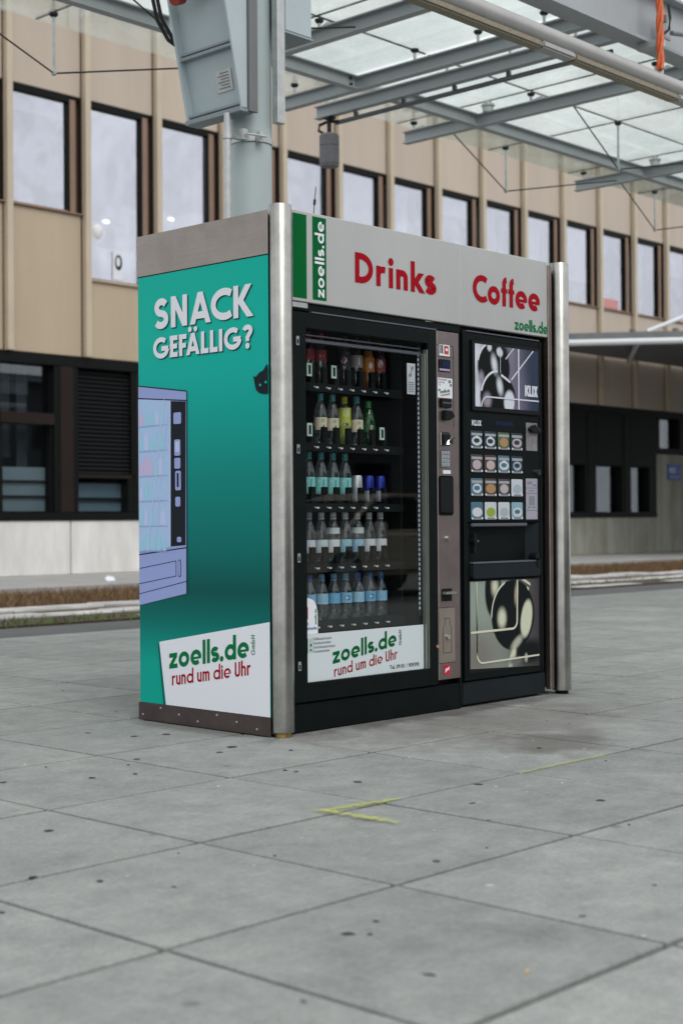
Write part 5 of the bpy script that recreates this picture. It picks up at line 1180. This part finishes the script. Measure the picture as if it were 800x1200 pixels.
BXL = [1.337, 1.450, 1.563, 1.676]; BZ = [1.390, 1.270, 1.150, 1.030]
BF_ = plane_front(CY-.001)
bt_me = MB().prism(rrect(.002, .098, -.090, -.001, .008), lambda u, v, d: (u, -d, v), -.005, .0).mesh('button', bevel=.0015, seg=1)
for r_ in range(4):
    for c_ in range(4):
        bg_, fg_ = BT[r_][c_]; me = bt_me.copy(); x0, z0 = BXL[c_], BZ[r_]
        me.materials.append(cmat('btn_'+bg_, BC[bg_])); b_ = link('button', me, None, cmn, (x0-1.63, CY-.001-.4, z0))
        big = r_*4+c_ in (12, 13, 14, 15, 11)
        if not big: sheet('name_strip', [rect(x0+.006, x0+.094, z0-.025, z0-.012)], BF_, .0010, 'pname', b_)
        sheet('cup_picture', [ell(x0+.05, z0-.052, .036 if (r_+c_) % 3 else .042, .024, 16)], BF_, .0010, cmat('cup_'+fg_, CC[fg_]), b_)
        if bg_ in ('navy', 'sky', 'aqua'): sheet('cup_inside', [ell(x0+.048, z0-.05, .024, .012, 12)], BF_, .0018, cmat('btn_'+('navy' if bg_ == 'navy' else 'blue'), BC['navy' if bg_ == 'navy' else 'sky']), b_)
        if fg_ == 'whit' and r_ < 2: sheet('cup_rim', [ell(x0+.05, z0-.037, .015, .012, 10)], BF_, .0016, 'paper', b_)
        sheet('base_strip', [rect(x0+.018, x0+.082, z0-.090, z0-.080)], BF_, .0010, 'grey', b_); sheet('corner_marks', [ell(x0+.010, z0-.083, .006, .006, 8), ell(x0+.090, z0-.083, .006, .006, 8)], BF_, .0016, 'white', b_)
# right-hand column: cup shelf sticker, lock, price list
k_ = sheet('offer_sticker', [rect(1.812, 1.912, 1.302, 1.449)], plane_front(CY+.004), .0012, mat('sticker_silver', (.26, .25, .26), .4, metal=.3, var=.3, vscale=25), dr)
part('coin_flap', MB().prism([(1.82, 1.415), (1.85, 1.395), (1.905, 1.395), (1.925, 1.408), (1.905, 1.43), (1.85, 1.435)], plane_front(CY+.002), 0, .02), 'plas', dr, bevel=.003)
part('flap_edge', MB().prism([(1.86, 1.436), (1.868, 1.440), (1.918, 1.412), (1.912, 1.405)], plane_front(CY+.002), .012, .021), 'chrome', dr)
part('lock', MB().tube((1.908, CY+.004, 1.188), (1.908, CY-.012, 1.188), .016, 16), 'chrome', dr, smooth=40)
k_ = sheet('price_list', [rrect(1.807, 1.910, .940, 1.155, .005)], plane_front(CY+.004), .0012, mat('list_lilac', (.34, .33, .40), .5, var=.1), dr)
sheet('price_list_print', [rect(1.807, 1.910, 1.103, 1.107), rect(1.807, 1.910, 1.075, 1.079), rect(1.834, 1.884, 1.015, 1.062), rect(1.807, 1.910, .985, .989), rect(1.825, 1.85, 1.0, 1.008), rect(1.862, 1.893, 1.0, 1.008), rect(1.83, 1.88, 1.088, 1.093), rect(1.82, 1.86, 1.125, 1.14), rect(1.87, 1.90, 1.115, 1.125)], plane_front(CY+.004), .0020, 'grey', k_)
# cup bay
part('bay_back', MB().box(1.330, 1.915, .11, .12, .64, .925), 'mach2', cmn)
part('bay_lining', MB().add([(1.330, CY+.004, .925), (1.41, .09, .895), (1.41, .09, .725), (1.330, CY+.004, .720)], [(0, 1, 2, 3)]).add([(1.915, CY+.004, .925), (1.79, .09, .895), (1.79, .09, .725), (1.915, CY+.004, .720)], [(3, 2, 1, 0)]).add([(1.330, CY+.004, .924), (1.915, CY+.004, .924), (1.79, .09, .895), (1.41, .09, .895)], [(0, 1, 2, 3)]), 'machb', cmn)
part('bay_ledge', MB().box(1.332, 1.800, CY-.012, CY+.003, .905, .922), 'plasl', cmn, bevel=.004)
part('bay_lip', MB().prism(rrect(1.332, 1.914, .640, .718, .02), plane_front(CY+.03), 0, .045), 'machb', cmn, bevel=.004)
part('bay_lip_top', MB().box(1.336, 1.91, CY-.014, CY+.06, .7185, .7255), 'plasl', cmn)
part('bay_flap_edge', MB().box(1.505, 1.511, .06, .085, .726, .892), 'pblack', cmn)
part('bay_knob', MB().tube((1.365, CY+.02, .83), (1.365, CY-.012, .83), .018, 14).box(1.355, 1.375, CY-.006, CY+.02, .77, .87), 'plas', cmn, smooth=40); part('bay_knob_tip', MB().tube((1.372, CY-.012, .832), (1.372, CY-.018, .832), .006, 8), 'chrome', cmn)
part('bay_hook', MB().tube((1.878, CY+.02, .745), (1.878, CY-.02, .745), .020, 14).box(1.872, 1.905, CY-.02, CY+.01, .69, .735), 'plas', cmn, smooth=40)
# lower picture
LP = plane_front(CY+.001)
part('picture_bezel', MB().box(1.312, 1.925, CY+.001, CY+.005, .168, .634), 'plas', cmn)
CR = (.60, .62, .48)
M['pic2'] = photo_print('bean_photo_lower', (.27, .33, .285), (.05, .042, .05), (1.42, 1.95), [
    (1.36, .25, .20, .13, 0, .8, (.20, .19, .17)), (1.515, .575, .068, .135, 0, .12, BK), (1.53, .60, .026, .045, 0, .8, CR), (1.685, .445, .185, .183, 0, .03, BK), (1.82, .245, .14, .065, 0, .45, BK), (1.588, .432, .034, .048, 0, .55, CR), (1.712, .555, .014, .05, .1, .7, (.40, .36, .26)),
    (1.80, .42, .048, .098, .22, .16, CR), (1.715, .300, .055, .022, -.55, .6, (.42, .43, .36)), (1.675, .225, .022, .055, .45, .4, CR), (1.795, .215, .014, .022, 0, .5, (.42, .43, .36)), (1.70, .205, .06, .02, 0, .6, (.16, .15, .15))])
lw = sheet('bean_picture', [[(1.324, .190), (1.908, .165), (1.911, .626), (1.327, .628)]], LP, .0012, 'pic2', cmn)
def lim(n_, polys, d, m_): return sheet(n_, [clipx(p, 1.326, 1.909, .19, .625) for p in polys], LP, d, m_, lw)
lim('rim_highlight', [[(q[0], q[1]) for q in ([(1.685+.19*math.cos(R(a)), .445+.19*math.sin(R(a))) for a in range(112, 186, 6)]+[(1.685+.182*math.cos(R(a)), .445+.179*math.sin(R(a))) for a in range(180, 111, -6)])], [(1.755, .625), (1.80, .605), (1.835, .59), (1.832, .605), (1.79, .625)], [(1.80, .59), (1.815, .565), (1.822, .58)]], .0030, 'cream')
def lines(pts, w_): Lf, Rt = stroke_poly(pts, w_/2, False); return Lf+Rt[::-1]
lim('line', [lines([(1.376, .625)]+[(1.376, .26)]+[(1.424-.048*math.cos(R(a)), .262-.048*math.sin(R(a))) for a in range(0, 91, 15)]+[(1.909, .222)], .009), lines([(1.326, .372), (1.66, .374)]+[(1.675+.04*math.cos(R(a)), .414+.04*math.sin(R(a))) for a in range(-90, 1, 15)]+[(1.719, .625)], .011)], .0038, 'cream')

# =================================================================== WHAT THE MACHINE GLASS REFLECTS, ACROSS THE SQUARE
sb = thing('backdrop_building', 'long dark building added out of view to darken reflections in the machine glass', 'building', (30, -24, 0))  # unseen backdrop, sized to keep the glass reflections dark
part('wall', MB().box(-6, 75, -32, -24, 0, 7.6), mat('dark_wall', (.045, .047, .05), .8, var=.3, vscale=.5, world=True), sb)
part('roof_edge', MB().box(-6.4, 75.4, -32, -23.5, 7.602, 7.9), 'steeld', sb)
wm = MB().box(0, 1.6, -.05, .0, 1.0, 2.6).mesh('window', bevel=.02)
for i in range(22): link('window', wm, 'mach', sb, (-4+i*3.4-30, 0, 0)); link('window', wm, 'mach', sb, (-4+i*3.4-30, 0, 3.4))
CXC, CYC = 9.1, -7.7
car = thing('parked_car', 'cream coloured parked car seen as a reflection in the drinks machine glass', 'car', (CXC, CYC, 0))
M['carp'] = mat('car_paint', (.50, .45, .36), .3, coat=.6); 
prof = [(-2.1, .32), (-2.15, .55), (-2.05, .80), (-1.2, .93), (-.55, 1.36), (-.1, 1.43), (.75, 1.42), (1.35, 1.22), (1.75, .98), (2.1, .92), (2.15, .55), (2.05, .32)]
low = [(-2.1, .32), (-2.15, .55), (-2.05, .80), (-1.2, .93), (1.75, .96), (2.1, .92), (2.15, .55), (2.05, .32)]
f_car = lambda u, v, d: (CXC+u*.9, CYC+d*.9, v*.88)
part('body', MB().prism(low, f_car, -.82, .82), 'carp', car, bevel=.07, seg=3)
part('roof', MB().prism([(-.62, 1.34), (-.1, 1.44), (.75, 1.43), (1.30, 1.26), (1.25, 1.22), (.7, 1.37), (-.1, 1.385)], f_car, -.66, .66), 'carp', car, bevel=.02)
part('cabin_glass', MB().prism([(-1.15, .93), (-.58, 1.33), (-.1, 1.385), (.7, 1.37), (1.25, 1.21), (1.62, .955)], f_car, -.70, .70), 'mach', car, bevel=.03)
for s_ in (-1, 1): part('pillar', MB().tube((CXC-1.06, CYC+s_*.9*.72, .82), (CXC-.54, CYC+s_*.9*.66, 1.19), .03, 8).tube((CXC+.27, CYC+s_*.9*.72, .83), (CXC+.27, CYC+s_*.9*.66, 1.21), .035, 8).tube((CXC+1.44, CYC+s_*.9*.72, .84), (CXC+1.1, CYC+s_*.9*.66, 1.09), .04, 8), 'carp', car)
for s_ in (-1, 1):
    part('mirror', MB().lathe([(0, -.06), (.07, -.05), (.09, 0), (.07, .05), (0, .06)], 12, (CXC-.66, CYC+s_*.9*.92, .87)), 'carp', car, smooth=60)
    for x in (-1.3, 1.35):
        w_ = part('wheel', MB().tube((CXC+x*.9, CYC+s_*.9*.66, .31), (CXC+x*.9, CYC+s_*.9*.835, .31), .31, 24), 'rubber', car, smooth=40, bevel=.02); part('rim', MB().tube((CXC+x*.9, CYC+s_*.9*.83, .31), (CXC+x*.9, CYC+s_*.9*.845, .31), .19, 16), 'galv', w_)
